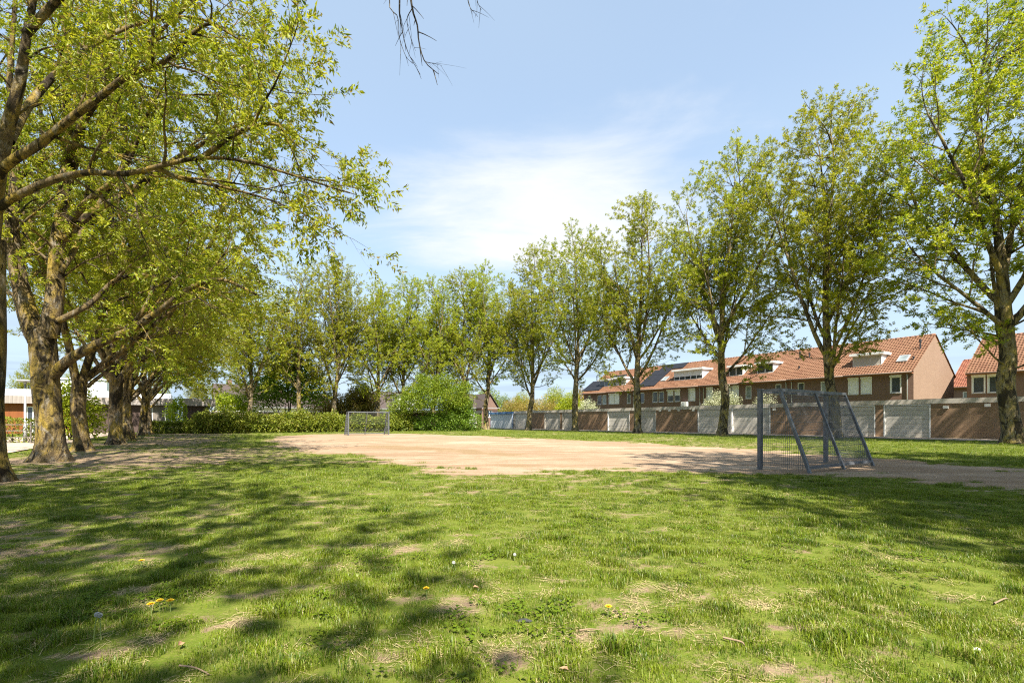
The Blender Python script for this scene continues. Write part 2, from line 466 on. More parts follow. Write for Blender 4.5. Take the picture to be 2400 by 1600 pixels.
# ground: turf, bare soil and sand, by two attributes of the sheet
t = NT('ground_soil')
at = t.node('ShaderNodeAttribute', attribute_name='sand'); ab = t.node('ShaderNodeAttribute', attribute_name='bare')
p = t.world_pos()
n1 = t.noise(p, 1.1, 6, 0.65); n2 = t.noise(p, 9, 5, 0.65); n3 = t.noise(p, 60, 4, 0.7); n4 = t.noise(p, 0.25, 4, 0.6); n5 = t.noise(p, 3.2, 6, 0.7)
ps = t.world_pos((1, 1, 1))
sand = t.mix(t.ramp(n1, 0.35, 0.68), (0.36, 0.262, 0.178), (0.265, 0.188, 0.124))
sand = t.mix(t.ramp(n4, 0.44, 0.64, 0, 0.7), sand, (0.44, 0.345, 0.25))
pst = t.node('ShaderNodeMapping'); pst.inputs['Rotation'].default_value = (0, 0, -0.9); pst.inputs['Scale'].default_value = (0.22, 1.0, 1); t.l.new(p, pst.inputs[0])
n6 = t.noise(pst.outputs[0], 0.9, 8, 0.75, 0.3)
sand = t.mix(t.ramp(n6, 0.45, 0.58, 0, 0.85), sand, (0.235, 0.158, 0.098))
sand = t.mix(t.ramp(n5, 0.54, 0.70, 0, 0.6), sand, (0.24, 0.16, 0.085))
sand = t.mix(t.ramp(n2, 0.55, 0.70, 0, 0.55), sand, (0.20, 0.13, 0.075))
sand = t.mix(t.ramp(n3, 0.52, 0.72, 0, 0.7), sand, (0.22, 0.145, 0.09))
asc = t.node('ShaderNodeAttribute', attribute_name='scuff')
sand = t.mix(t.math('MULTIPLY', t.ramp(t.math('ADD', asc.outputs['Fac'], t.math('MULTIPLY', t.math('SUBTRACT', n5, 0.5), 0.9)), 0.35, 0.8), 0.8), sand, (0.22, 0.15, 0.08))
soil = t.mix(t.ramp(n2, 0.35, 0.7), (0.30, 0.22, 0.145), (0.19, 0.132, 0.085))
soil = t.mix(t.ramp(n3, 0.52, 0.75, 0, 0.6), soil, (0.17, 0.115, 0.075))
turf = t.mix(t.ramp(n2, 0.3, 0.7), (0.07, 0.115, 0.009), (0.135, 0.16, 0.022))
turf = t.mix(t.ramp(n3, 0.5, 0.75, 0, 0.6), turf, (0.22, 0.165, 0.075))
turf = t.mix(t.ramp(n1, 0.45, 0.7, 0, 0.5), turf, (0.19, 0.20, 0.045))
bm = t.math('ADD', ab.outputs['Fac'], t.math('ADD', t.math('MULTIPLY', t.math('SUBTRACT', n2, 0.5), 1.3), t.math('MULTIPLY', t.math('SUBTRACT', n3, 0.5), 0.8)))
col = t.mix(t.ramp(bm, 0.30, 0.62), turf, soil)
sm = t.math('ADD', at.outputs['Fac'], t.math('MULTIPLY', t.math('SUBTRACT', n5, 0.5), 1.2))
sm = t.math('ADD', sm, t.math('MULTIPLY', t.math('SUBTRACT', n2, 0.5), 0.5))
col = t.mix(t.ramp(sm, 0.42, 0.60), col, sand)
t.bump(t.math('ADD', n2, t.math('MULTIPLY', n3, 0.6)), 0.7, 0.03)
t.fin(col, 0.95, 0.1)

mat_plain('straw', (0.42, 0.33, 0.17), 0.8, 0.25, 40)
mat_leaf('weed', (0.065, 0.115, 0.007), (0.10, 0.15, 0.009), (0.15, 0.19, 0.012), 0.3, 0.0)
t = NT('path_paving')
p = t.coord('Object')
n1 = t.noise(p, 0.8, 5, 0.6); n2 = t.noise(p, 30, 4, 0.7)
col = t.mix(t.ramp(n1, 0.3, 0.7), (0.47, 0.37, 0.29), (0.37, 0.29, 0.23))
col = t.mix(t.ramp(n2, 0.5, 0.75, 0, 0.5), col, (0.20, 0.155, 0.12))
t.bump(n2, 0.4, 0.01)
t.fin(col, 0.9, 0.15)

# ------------------------------------------------------------------ ground
def vnoise(x, y, scale, seed, octaves=3, gain=0.5):
    """smooth value noise, about 0..1"""
    out = np.zeros_like(x, dtype=float); amp = 1.0; tot = 0.0
    for o in range(octaves):
        r = np.random.RandomState(seed + o * 17); G = r.rand(256, 256)
        fx = x / scale * (2 ** o) + 91.3 * o; fy = y / scale * (2 ** o) + 47.1 * o
        ix = np.floor(fx).astype(int); iy = np.floor(fy).astype(int)
        tx = fx - ix; ty = fy - iy
        tx = tx * tx * (3 - 2 * tx); ty = ty * ty * (3 - 2 * ty)
        g = lambda a, b: G[a % 256, b % 256]
        v = (g(ix, iy) * (1 - tx) + g(ix + 1, iy) * tx) * (1 - ty) + (g(ix, iy + 1) * (1 - tx) + g(ix + 1, iy + 1) * tx) * ty
        out += amp * v; tot += amp; amp *= gain
    return out / tot
# outline of the worn sand, in field axes (u along D, v across)
SAND_UV = np.array([(2.2, 11.9), (3.0, 12.4), (4.3, 12.2), (5.4, 11.4), (7.3, 10.6), (8.2, 9.6), (9.3, 7.6), (9.6, 5.6), (11.5, 5.2), (15.5, 4.6), (21, 3.9),
                    (28, 3.6), (36, 4.2), (42.5, 5.5), (46.2, 9), (46.0, 15), (41.5, 18.2), (34, 19.0), (27, 19.6), (20.5, 21.0), (14.5, 20.3), (9, 19.3),
                    (5.5, 18.2), (2.0, 17.2), (-1.5, 16.8), (-4.5, 15.8), (-4.0, 13.6), (-1.0, 12.2)])
def poly_sd(px, py, poly):
    """signed distance, positive inside"""
    inside = np.zeros(px.shape, bool); dmin = np.full(px.shape, 1e9)
    n = len(poly)
    for i in range(n):
        x1, y1 = poly[i]; x2, y2 = poly[(i + 1) % n]
        c = ((y1 > py) != (y2 > py)) & (px < (x2 - x1) * (py - y1) / (y2 - y1 + 1e-12) + x1)
        inside ^= c
        ex, ey = x2 - x1, y2 - y1
        tt = np.clip(((px - x1) * ex + (py - y1) * ey) / (ex * ex + ey * ey), 0, 1)
        dmin = np.minimum(dmin, np.hypot(px - x1 - tt * ex, py - y1 - tt * ey))
    return np.where(inside, dmin, -dmin)
TREE_UV = [(20, -3.4), (14, -3.5)] + [(u_, -3.4) for u_ in (26, 32, 38, 44, 50, 56)] + [(-D[0] * 0 + (43 - 0.63 * y_) * D[0] + y_ * D[1], (43 - 0.63 * y_) * N[0] + y_ * N[1]) for y_ in (25.9, 33.2, 40.5, 48.4, 56.6, 64.8)]
def field_masks(x, y):
    u = x * D[0] + y * D[1]; v = x * N[0] + y * N[1]
    sd = poly_sd(u, v, SAND_UV)
    sd = sd + (vnoise(x, y, 2.6, 5, 5, 0.65) - 0.5) * 3.6
    sd = sd + (vnoise(x * 0.6, y * 1.6, 0.9, 205, 4, 0.7) - 0.5) * 4.0 * np.clip((26 - u) / 12, 0.25, 1)
    sand = np.clip(0.5 + sd * 0.55, 0, 1)
    # worn strip along the left trees and patches through the lawn
    worn = np.exp(-((v + 1.0) / 4.0) ** 2) * np.clip((u - 10) / 8, 0, 1) * np.clip((60 - u) / 6, 0, 1)
    b = vnoise(x * 0.6, y * 1.2, 0.20, 23, 2, 0.7)
    lane = vnoise(x, y, 5.0, 61, 2)
    bare = (b - 0.39) * 1.35 + worn * 0.42 + (lane - 0.5) * 0.75
    near = np.exp(-((x - 0.2) / 1.7) ** 2 - ((y - 2.9) / 1.1) ** 2)
    bare = bare + near * 0.10
    for tu, tv in TREE_UV:
        bare = bare + np.exp(-(((u - tu) ** 2 + (v - tv) ** 2) / 1.1)) * 0.8
    bare = np.clip(bare, 0, 0.95)
    return sand, bare
def scuff_mask(x, y):
    out = np.zeros_like(x)
    for (a, b, w, k) in ((ground_px(900, 1046), ground_px(1090, 1056), 1.5, 1.0), (ground_px(1040, 1055), ground_px(1190, 1065), 0.9, 1.0), (ground_px(1180, 1090), ground_px(1330, 1094), .6, .6), (UV(8.5, 13.6), UV(9.5, 14), 1.4, .5), (UV(39, 12.5), UV(40, 13), 1.6, .5)):
        e = b - a; tt = np.clip(((x - a[0]) * e[0] + (y - a[1]) * e[1]) / (e @ e), 0, 1)
        d = np.hypot(x - a[0] - tt * e[0], y - a[1] - tt * e[1])
        out = np.maximum(out, k * np.exp(-(d / w) ** 2))
    return np.clip(out * (0.2 + 1.5 * vnoise(x * 1.6, y * 0.5, 0.9, 301, 4, 0.7)), 0, 1)
def ground_z(x, y):
    return (vnoise(x, y, 3.0, 77, 2) - 0.5) * 0.05 * np.clip(1.2 - np.hypot(x, y) / 120, 0, 1)

def axis(dense, mid, far):
    (d0, d1, ds), (m0, m1, ms_) = dense, mid
    a = np.concatenate([np.arange(m0, d0, ms_), np.arange(d0, d1, ds), np.arange(d1, m1 + ms_, ms_)])
    return np.unique(np.round(np.concatenate([far, a]), 4))
GX = axis((-13, 13, 0.13), (-48, 40, 0.45), np.array([-900, -500, -250, -140, -90, -65, 55, 75, 110, 180, 300, 500, 900]))
GY = axis((1.4, 20, 0.12), (-20, 75, 0.45), np.array([-300, -120, -50, 90, 110, 150, 220, 350, 600, 1000, 1600]))
XX, YY = np.meshgrid(GX, GY)
sandA, bareA = field_masks(XX, YY)
ZZ = ground_z(XX, YY)
nx, ny = len(GX), len(GY)
ii = (np.arange(ny - 1)[:, None] * nx + np.arange(nx - 1)[None, :])
Q = np.stack([ii, ii + 1, ii + nx + 1, ii + nx], -1).reshape(-1, 4)
V = np.stack([XX, YY, ZZ], -1).reshape(-1, 3)
def add_attr(me, name, arr):
    a = me.attributes.new(name, 'FLOAT', 'POINT'); a.data.foreach_set('value', np.asarray(arr, np.float32).ravel())
me = np_mesh('ground', V, Q, mat=M['ground_soil'], smooth=True)
scufA = scuff_mask(XX, YY)
add_attr(me, 'sand', sandA); add_attr(me, 'bare', bareA); add_attr(me, 'scuff', scufA)
tag(mesh_obj('ground', me), 'patchy mown grass lawn with bare soil around the sand pitch', kind='structure')
# the sand pitch as a sheet of its own
sf = sandA.ravel()
keep = (sf[Q] > 0.5).all(1)
Qs = Q[keep]; used = np.unique(Qs); remap = np.full(len(V), -1); remap[used] = np.arange(len(used))
Vs = V[used].copy(); Vs[:, 2] += 0.004
me = np_mesh('sand_pitch', Vs, remap[Qs], mat=M['ground_soil'], smooth=True)
add_attr(me, 'sand', sf[used]); add_attr(me, 'bare', bareA.ravel()[used]); add_attr(me, 'scuff', scufA.ravel()[used])
tag(mesh_obj('sand_pitch', me), 'worn beige sand football pitch between the two metal goals', kind='structure')

def strip(name, u0, u1, v0, v1, mat, z=0.035, wob=0.25, seed=3, nu=80):
    us = np.linspace(u0, u1, nu); rs = np.random.RandomState(seed)
    Vv = []; 
    for k, u in enumerate(us):
        a = v0 + (vnoise(np.array([u]), np.array([0.0]), 3.0, seed)[0] - .5) * 2 * wob
        b = v1 + (vnoise(np.array([u]), np.array([9.0]), 3.0, seed + 5)[0] - .5) * 2 * wob
        Vv += [UV(u, a, z), UV(u, b, z)]
    q = [(2 * k, 2 * k + 1, 2 * k + 3, 2 * k + 2) for k in range(nu - 1)]
    return tag(mesh_obj(name, np_mesh(name, Vv, q, mat=mat)), kind='structure')
strip('path', -20, 62, -10.2, -5.6, M['path_paving'])
strip('garage_road', -30, 66, 39.6, 43.6, M['path_paving'], seed=9, wob=0.35)

# ------------------------------------------------------------------ trees
def tubes_mesh(name, lines, mat, flare=None):
    Vl, Ql = [], []; base = 0
    for pts, rad, sides in lines:
        n = len(pts)
        tan = np.gradient(pts, axis=0); tan /= np.linalg.norm(tan, axis=1)[:, None] + 1e-9
        ref = np.array([1.0, 0, 0]) if abs(tan[0, 0]) < 0.8 else np.array([0, 1.0, 0])
        ang = np.arange(sides) * 2 * np.pi / sides
        ca, sa = np.cos(ang), np.sin(ang)
        P = np.empty((n, sides, 3))
        for i in range(n):
            x = ref - tan[i] * ref.dot(tan[i]); x /= np.linalg.norm(x) + 1e-9; ref = x
            y = np.cross(tan[i], x)
            r = rad[i]
            if flare is not None and sides >= 12:
                h = pts[i][2]
                fl = 1 + flare[0] * np.exp(-max(h, 0) / 0.28) * (0.75 + 0.45 * np.cos(5 * ang + flare[1]) + 0.25 * np.cos(3 * ang + 2 * flare[1]))
                fl *= 1 + 0.05 * np.cos(4 * ang + h * 1.3 + flare[1]) + 0.04 * np.cos(7 * ang - h * 2.1)
                P[i] = pts[i] + (ca * r * fl)[:, None] * x + (sa * r * fl)[:, None] * y
            else:
                P[i] = pts[i] + (ca * r)[:, None] * x + (sa * r)[:, None] * y
        Vl.append(P.reshape(-1, 3))
        a = base + np.arange(n - 1)[:, None] * sides + np.arange(sides)[None, :]
        b = base + np.arange(n - 1)[:, None] * sides + (np.arange(sides)[None, :] + 1) % sides
        Ql.append(np.stack([a, b, b + sides, a + sides], -1).reshape(-1, 4))
        base += n * sides
    return np_mesh(name, np.concatenate(Vl), np.concatenate(Ql), mat=mat, smooth=True)

def leaves_mesh(name, pos, dirs, length, width, mat, rng, up_bias=0.0, tri=False):
    n = len(pos)
    d = dirs / (np.linalg.norm(dirs, axis=1)[:, None] + 1e-9)
    nr = rng.normal(0, 1, (n, 3)); nr[:, 2] = nr[:, 2] + up_bias
    side = np.cross(d, nr); side /= np.linalg.norm(side, axis=1)[:, None] + 1e-9
    nrm = np.cross(side, d)
    q = rng.uniform(0.55, 1.35, n)[:, None]; L = length * q; W = width * q * rng.uniform(0.8, 1.2, n)[:, None]
    fold = rng.uniform(0.1, 0.5, n)[:, None]
    p0 = pos; p2 = pos + d * L - nrm * L * 0.12
    m = pos + d * L * 0.45
    p1 = m + side * W * 0.5 + nrm * W * fold * 0.5; p3 = m - side * W * 0.5 + nrm * W * fold * 0.5
    if tri:
        m = pos + d * L * 0.22
        Vv = np.stack([m + side * W * 0.5, p2, m - side * W * 0.5], 1).reshape(-1, 3)
        return np_mesh(name, Vv, tris=np.arange(n * 3).reshape(-1, 3), mat=mat)
    Vv = np.stack([p0, p1, p2, p3], 1).reshape(-1, 3)
    b = np.arange(n) * 4
    T = np.concatenate([np.stack([b, b + 2, b + 1], 1), np.stack([b, b + 3, b + 2], 1)])
    return np_mesh(name, Vv, tris=T, mat=mat)

class Tree:
    def __init__(self, seed, env_c, env_r, cfg, leaf_nodes=5, leaf_per=5, min_leaf_t=0.25):
        self.rng = np.random.RandomState(seed); self.lines = []; self.lp = []; self.ld = []
        self.c = np.array(env_c, float); self.r = np.array(env_r, float); self.cfg = cfg
        self.ln, self.lper = leaf_nodes, leaf_per; self.mlt = min_leaf_t
    def env_dist(self, p, d):
        q = (p - self.c) / self.r; e = d / self.r
        A = e.dot(e); B = 2 * q.dot(e); C = q.dot(q) - 1
        disc = B * B - 4 * A * C
        if disc < 0: return 0.0
        return max((-B + math.sqrt(disc)) / (2 * A), 0.0)
    def grow(self, p, d, L, r0, lvl):
        c = self.cfg[lvl]; rng = self.rng; n = c['n']
        pts = np.empty((n + 1, 3)); pts[0] = p; d = np.array(d, float); d /= np.linalg.norm(d)
        st = L / n; tans = [d]
        for i in range(n):
            d = d + rng.normal(0, c['wig'], 3); d[2] += c['trop'] * (c.get('droop', 1.0) if i > n * 0.55 else 1.0)
            d /= np.linalg.norm(d); pts[i + 1] = pts[i] + d * st; tans.append(d)
        self.limb(pts, r0, lvl, tans)
    def limb(self, pts, r0, lvl, tans=None, rend=0.28, t0=None, nchild=None):
        c = self.cfg[lvl]; rng = self.rng; n = len(pts) - 1
        if tans is None:
            g = np.gradient(pts, axis=0); tans = [x / np.linalg.norm(x) for x in g]
        tt = np.linspace(0, 1, n + 1)
        rad = r0 * (1 - (1 - rend) * tt ** 0.9)
        self.lines.append((pts, rad, c['sides']))
        seglen = np.linalg.norm(np.diff(pts, axis=0), axis=1).sum()
        if lvl == len(self.cfg) - 1:
            for k in range(self.ln):
                t_ = self.mlt + (1 - self.mlt) * (k + rng.rand() * 0.6) / self.ln
                f = min(t_, 1.0) * n; i = min(int(f), n - 1); q = pts[i] + (pts[i + 1] - pts[i]) * (f - i); tg = tans[i]
                m = self.lper
                rd = rng.normal(0, 1, (m, 3)); rd -= np.outer(rd @ tg, tg); rd /= np.linalg.norm(rd, axis=1)[:, None] + 1e-9
                dd = tg * (0.35 + 0.5 * t_) + rd * 0.9 + np.array([0, 0, -0.28])
                self.lp.append(q + rng.normal(0, 0.035, (m, 3))); self.ld.append(dd)
            return
        nc = nchild if nchild is not None else max(2, int(round(c['per_m'] * seglen * rng.uniform(0.85, 1.15))))
        a0 = t0 if t0 is not None else c['t0']
        phi = rng.uniform(0, 6.28)
        nx_ = self.cfg[lvl + 1]
        for k in range(nc):
            t_ = a0 + (1 - a0) * (k + 0.2 + rng.rand() * 0.6) / nc
            if k == nc - 1: t_ = 1.0
            f = t_ * n; i = min(int(f), n - 1); q = pts[i] + (pts[i + 1] - pts[i]) * (f - i); tg = tans[min(i + 1, n)]
            phi += 2.4 + rng.normal(0, 0.4)
            a = np.array([0, 0, 1.0]) if abs(tg[2]) < 0.9 else np.array([1.0, 0, 0])
            x = np.cross(tg, a); x /= np.linalg.norm(x); y = np.cross(tg, x)
            ang = math.radians(rng.uniform(*c['ang'])) if k < nc - 1 else math.radians(rng.uniform(5, 22))
            dd = tg * math.cos(ang) + (x * math.cos(phi) + y * math.sin(phi)) * math.sin(ang)
            Lc = c['len'] * rng.uniform(0.7, 1.3) * (1 - 0.30 * t_) if c.get('abs', True) else c['len'] * seglen * rng.uniform(.7, 1.2) * (1 - 0.5 * t_)
            if lvl <= 1:
                e = self.env_dist(q, dd)
                Lc = min(Lc, e * rng.uniform(0.85, 1.08) + 0.25)
            if Lc < 0.25: Lc = 0.25
            rc = min(rad[min(i, n)] * 0.62, 0.012 * Lc ** 1.1 + 0.006)
            self.grow(q, dd, Lc, rc, lvl + 1)
    def meshes(self, name, bark, leaf, leaf_len, leaf_w, flare=None, tri=False):
        tm = tubes_mesh(name + '_trunk', self.lines, bark, flare)
        lm = leaves_mesh(name + '_crown', np.concatenate(self.lp), np.concatenate(self.ld), leaf_len, leaf_w, leaf, self.rng, tri=tri)
        return tm, lm
def smooth_path(ctrl, n):
    """Catmull-Rom through control points"""
    P = np.array(ctrl, float); P = np.vstack([2 * P[0] - P[1], P, 2 * P[-1] - P[-2]])
    out = []
    m = len(P) - 3
    for j in range(n + 1):
        f = min(j / n * m, m - 1e-6); i = int(f); t_ = f - i
        a, b, c, d = P[i:i + 4]
        out.append(0.5 * ((2 * b) + (c - a) * t_ + (2 * a - 5 * b + 4 * c - d) * t_ ** 2 + (3 * b - 3 * c + d - a) * t_ ** 3))
    return np.array(out)

def cfg_upright(k=1.0):
    return [dict(n=14, sides=10, wig=0.045, trop=0.05, per_m=1.15 * k, t0=0.14, ang=(30, 60), len=4.2),
            dict(n=7, sides=6, wig=0.09, trop=0.05, per_m=2.3 * k, t0=0.22, ang=(28, 58), len=1.7),
            dict(n=4, sides=4, wig=0.12, trop=0.02, per_m=4.0 * k, t0=0.25, ang=(25, 55), len=0.62),
            dict(n=1, sides=3, wig=0.15, trop=-0.03)]
def upright_tree(seed, H=23.0, R=5.0, base=4.2, r0=0.40, k=1.0, lper=9):
    """tall park tree: clear stem, steep ascending limbs, egg-shaped crown"""
    rng = np.random.RandomState(seed * 7 + 1)
    T = Tree(seed, (0, 0, base + (H - base) * 0.54), (R, R, (H - base) * 0.49), cfg_upright(k), 4, lper)
    zf = rng.uniform(4.6, 6.0)
    lead = [(0, 0, -0.25), (0.0, 0, 0.5), (rng.normal(0, .08), rng.normal(0, .08), zf * 0.6), (rng.normal(0, .15), rng.normal(0, .15), zf),
            (rng.normal(0, .4), rng.normal(0, .4), H * 0.5), (rng.normal(0, .6), rng.normal(0, .6), H * 0.80), (rng.normal(0, .7), rng.normal(0, .7), H * 0.97)]
    pts = smooth_path(lead, 34)
    rad_t = np.interp(pts[:, 2], [-0.3, 0.0, 0.6, zf, H * 0.5, H], [1.15, 1.05, 0.92, 0.72, 0.36, 0.04]) * r0
    # the leader carries its own branches above the fork
    T.lines.append((pts, rad_t, 14))
    up = pts[pts[:, 2] > zf]
    saved = T.lines; T.lines = []
    T.limb(up, r0 * 0.5, 0, t0=0.2); T.lines = saved + T.lines[1:]
    ns = rng.randint(6, 9); ph = rng.uniform(0, 6.28)
    for s in range(ns):
        ph += 2.4 + rng.normal(0, .3)
        z = zf * rng.uniform(0.82, 1.0) + s * 0.62
        i = np.argmin(np.abs(pts[:, 2] - z)); p0 = pts[i]
        tilt = math.radians(rng.uniform(34, 52) if s < 2 else rng.uniform(20, 42))
        d = np.array([math.cos(ph) * math.sin(tilt), math.sin(ph) * math.sin(tilt), math.cos(tilt)])
        L = T.env_dist(p0, d) * rng.uniform(0.90, 1.06)
        T.grow(p0, d, max(L, 3), r0 * rng.uniform(0.28, 0.42), 0)
    # a few low drooping side branches
    for s in range(rng.randint(3, 6)):
        ph += 2.0; z = rng.uniform(3.6, zf + 2)
        i = np.argmin(np.abs(pts[:, 2] - z))
        d = np.array([math.cos(ph), math.sin(ph), rng.uniform(0.05, 0.5)])
        T.grow(pts[i], d, rng.uniform(3.0, 4.6), 0.05, 1)
    return T
def cfg_spread(k=1.0, fine=1.0, bl=3.6):
    return [dict(n=16, sides=10, wig=0.06, trop=0.025, per_m=1.25 * k, t0=0.16, ang=(32, 66), len=bl),
            dict(n=7, sides=6, wig=0.10, trop=0.02, droop=-1.5, per_m=2.2 * k, t0=0.2, ang=(28, 62), len=1.5),
            dict(n=4, sides=4, wig=0.13, trop=-0.02, per_m=3.8 * fine, t0=0.2, ang=(25, 60), len=0.62),
            dict(n=2, sides=3, wig=0.16, trop=-0.06)]
def spreading_tree(seed, H=17.5, r0=0.31, k=0.86, zf=3.0, reach=8.3, low=3):
    """old broad tree that forks low; long limbs reach over the field (towards N)"""
    rng = np.random.RandomState(seed * 11 + 3)
    cx = N * 1.5
    T = Tree(seed, (cx[0], cx[1], H * 0.56), (reach, reach, H * 0.50), cfg_spread(k), 5, 9)
    trunk = smooth_path([(0, 0, -0.25), (0, 0, 0.4), (rng.normal(0, .06), rng.normal(0, .06), zf * .6), (rng.normal(0, .12), rng.normal(0, .12), zf + 0.3)], 16)
    rad_t = np.interp(trunk[:, 2], [-0.3, 0.1, 0.5, zf], [1.2, 1.02, 0.88, 0.82]) * r0
    T.lines.append((trunk, rad_t, 16))
    top = trunk[-1]
    ns = 4; ph = rng.uniform(0, 6.28)
    for s in range(ns):
        ph += 6.28 / ns + rng.normal(0, .25)
        tilt = math.radians(rng.uniform(10, 32))
        d = np.array([math.cos(ph) * math.sin(tilt), math.sin(ph) * math.sin(tilt), math.cos(tilt)])
        p0 = top + np.array([math.cos(ph), math.sin(ph), 0]) * r0 * 0.35 - np.array([0, 0, rng.uniform(.2, .8)])
        T.grow(p0, d, T.env_dist(p0, d) * rng.uniform(.92, 1.05), r0 * rng.uniform(0.40, 0.55), 0)
    for s in range(low):
        w = rng.uniform(-0.75, 0.75); dirh = N * math.cos(w) + D * math.sin(w)
        z = rng.uniform(zf * 0.85, zf * 1.15)
        p0 = np.array([dirh[0] * r0 * .5, dirh[1] * r0 * .5, z])
        d = dirh * 1.0 + np.array([0, 0, rng.uniform(0.75, 1.25)])
        T.grow(p0, d, rng.uniform(6.5, 9.5), r0 * rng.uniform(0.24, 0.34), 0)
    return T

lean_rs = np.random.RandomState(17)
def place_tree(tm, lm, loc, label, group, rz=0.0, sc=1.0, name='ash_tree', cat='tree', scz=None, lean=0.022):
    e = empty(name, loc, rz); e.scale = (sc, sc, scz or sc)
    tag(e, label, cat, group)
    e.rotation_euler = (lean_rs.normal(0, lean), lean_rs.normal(0, lean), rz)
    mesh_obj('trunk', tm, e); mesh_obj('crown', lm, e)
    return e

UPR = []
for s in (3, 8, 14, 21, 26):
    T = upright_tree(s, H=22.4 + (s % 3) * 0.5, R=5.6 + (s % 2) * 0.4, k=0.97, lper=9)
    UPR.append(T.meshes('upright%d' % s, M['bark_grey'], M['leaf_ash_far'], 0.155, 0.062, (0.45, s), True))
SPR = []
for s in (5, 12, 19):
    T = spreading_tree(s)
    SPR.append(T.meshes('spread%d' % s, M['bark'], M['leaf_ash'], 0.125, 0.05, (0.55, s), True))

G_R = 'trees in the row before the garages'
ORD = ['first', 'second', 'third', 'fourth', 'fifth', 'sixth', 'seventh']
rs = np.random.RandomState(4)
for k, Yr in enumerate((25.9, 33.2, 40.5, 48.4, 56.6, 64.8)):
    Xr = 43 - 0.63 * Yr
    lab = ['tall tree with mossy trunk at the right edge of the photo, before the garage wall',
           'tall tree whose mossy trunk rises behind the near goal',
           'tall tree just left of the near goal, its stem dark on one side',
           'fourth tree from the right in the garage row, forking above a pale door',
           'fifth tree from the right in the garage row, by a brick wall panel',
           'sixth tree from the right in the garage row, beside the blue shed'][k]
    tm, lm = UPR[(0, 1, 2, 3, 4, 1)[k]]
    place_tree(tm, lm, (Xr, Yr, 0), lab, G_R, rz=rs.uniform(0, 6.28), sc=(1.16, 0.98, 1.0, 1.0, 1.0, 1.02)[k], scz=(1.06, 0.96, 0.98, 1.0, 1.0, 1.0)[k])
# right row goes on out of the frame, beside and behind the camera
for k, (x, y) in enumerate(((32.0, 17.5), (37.0, 9.5))):
    tm, lm = UPR[(k + 2) % 5]
    place_tree(tm, lm, (x, y, 0), ('unseen tree next along the garage row beyond the right edge', 'unseen tree second along the garage row beyond the right edge')[k], 'trees outside the picture', rz=rs.uniform(0, 6.28))
G_F = 'trees in the far row behind the hedge'
for k, (px, sc) in enumerate(((581, 0.74), (700, 0.80), (782, 0.86), (886, 0.83), (945, 0.86), (1016, 0.86), (1092, 0.92), (1140, 0.98))):
    u0 = 61.0 if k < 6 else 60.0
    v0 = v_at(px, u0); p = UV(u0, v0)
    lab = ['dark stemmed tree at the left end of the far hedge row', 'far row tree half hidden by the dark many stemmed tree', 'pale stemmed far tree just left of the far goal',
           'slim leaning tree directly behind the far goal', 'pale forked tree at the right end of the far goal', 'tree in the far row rising over the light green shrub tree',
           'far row tree rising behind the dark bush', 'far row tree standing left of the blue shed'][k]
    tm, lm = UPR[(k * 3 + 1) % 5]
    place_tree(tm, lm, p, lab, G_F, rz=rs.uniform(0, 6.28), sc=sc)

# left row, generic trees from the third on; the two nearest are built limb by limb below
G_L = 'old trees in the row on the left'
for k, u in enumerate((26, 32, 38, 44, 50, 56)):
    tm, lm = SPR[k % 3]
    lab = ['second stout mossy tree from the left, just right of the big forked trunk', 'third stout tree from the left, standing before the dark brick wall',
           'fourth tree from the left in the stout row, half hidden', 'fifth tree from the left in the stout row, slightly leaning',
           'sixth tree from the left in the stout row, beside the clipped hedge', 'last tree at the far end of the stout left row'][k]
    place_tree(tm, lm, UV(u, -3.4 + rs.uniform(-.25, .25)), lab, G_L, rz=rs.uniform(-0.5, 0.5), sc=rs.uniform(0.93, 1.05))

def P3(px, py, Y):
    return np.array([(px - 1200) / F * Y, Y, CAM_H + (HOR - py) / F * Y])
def hero(seed, base, trunk_c, limbs, r0, env_c, env_r, k=1.0, lf=(0.105, 0.04), flare=0.55, bl=2.6, lper=8):
    """tree with hand-laid limbs given as world points; first limb is the trunk"""
    T = Tree(seed, np.array(env_c) - base, env_r, cfg_spread(k, 1.0, bl), 5, lper)
    tr = smooth_path([np.array(p) - base for p in trunk_c], 18)
    rad_t = np.interp(tr[:, 2], [-0.3, 0.1, 0.5, 1.3, tr[-1][2]], [1.15, 1.0, 0.88, 0.82, 0.80]) * r0
    T.lines.append((tr, rad_t, 18))
    for pts, rr, t0, dens in limbs:
        pp = smooth_path([np.array(p) - base for p in pts], 22)
        L = np.linalg.norm(np.diff(pp, axis=0), axis=1).sum()
        T.limb(pp, rr, 0, t0=t0, rend=0.16, nchild=int(L * 1.25 * dens))
    return T.meshes('hero%d' % seed, M['bark'], M['leaf_ash'], lf[0], lf[1], (flare, seed))
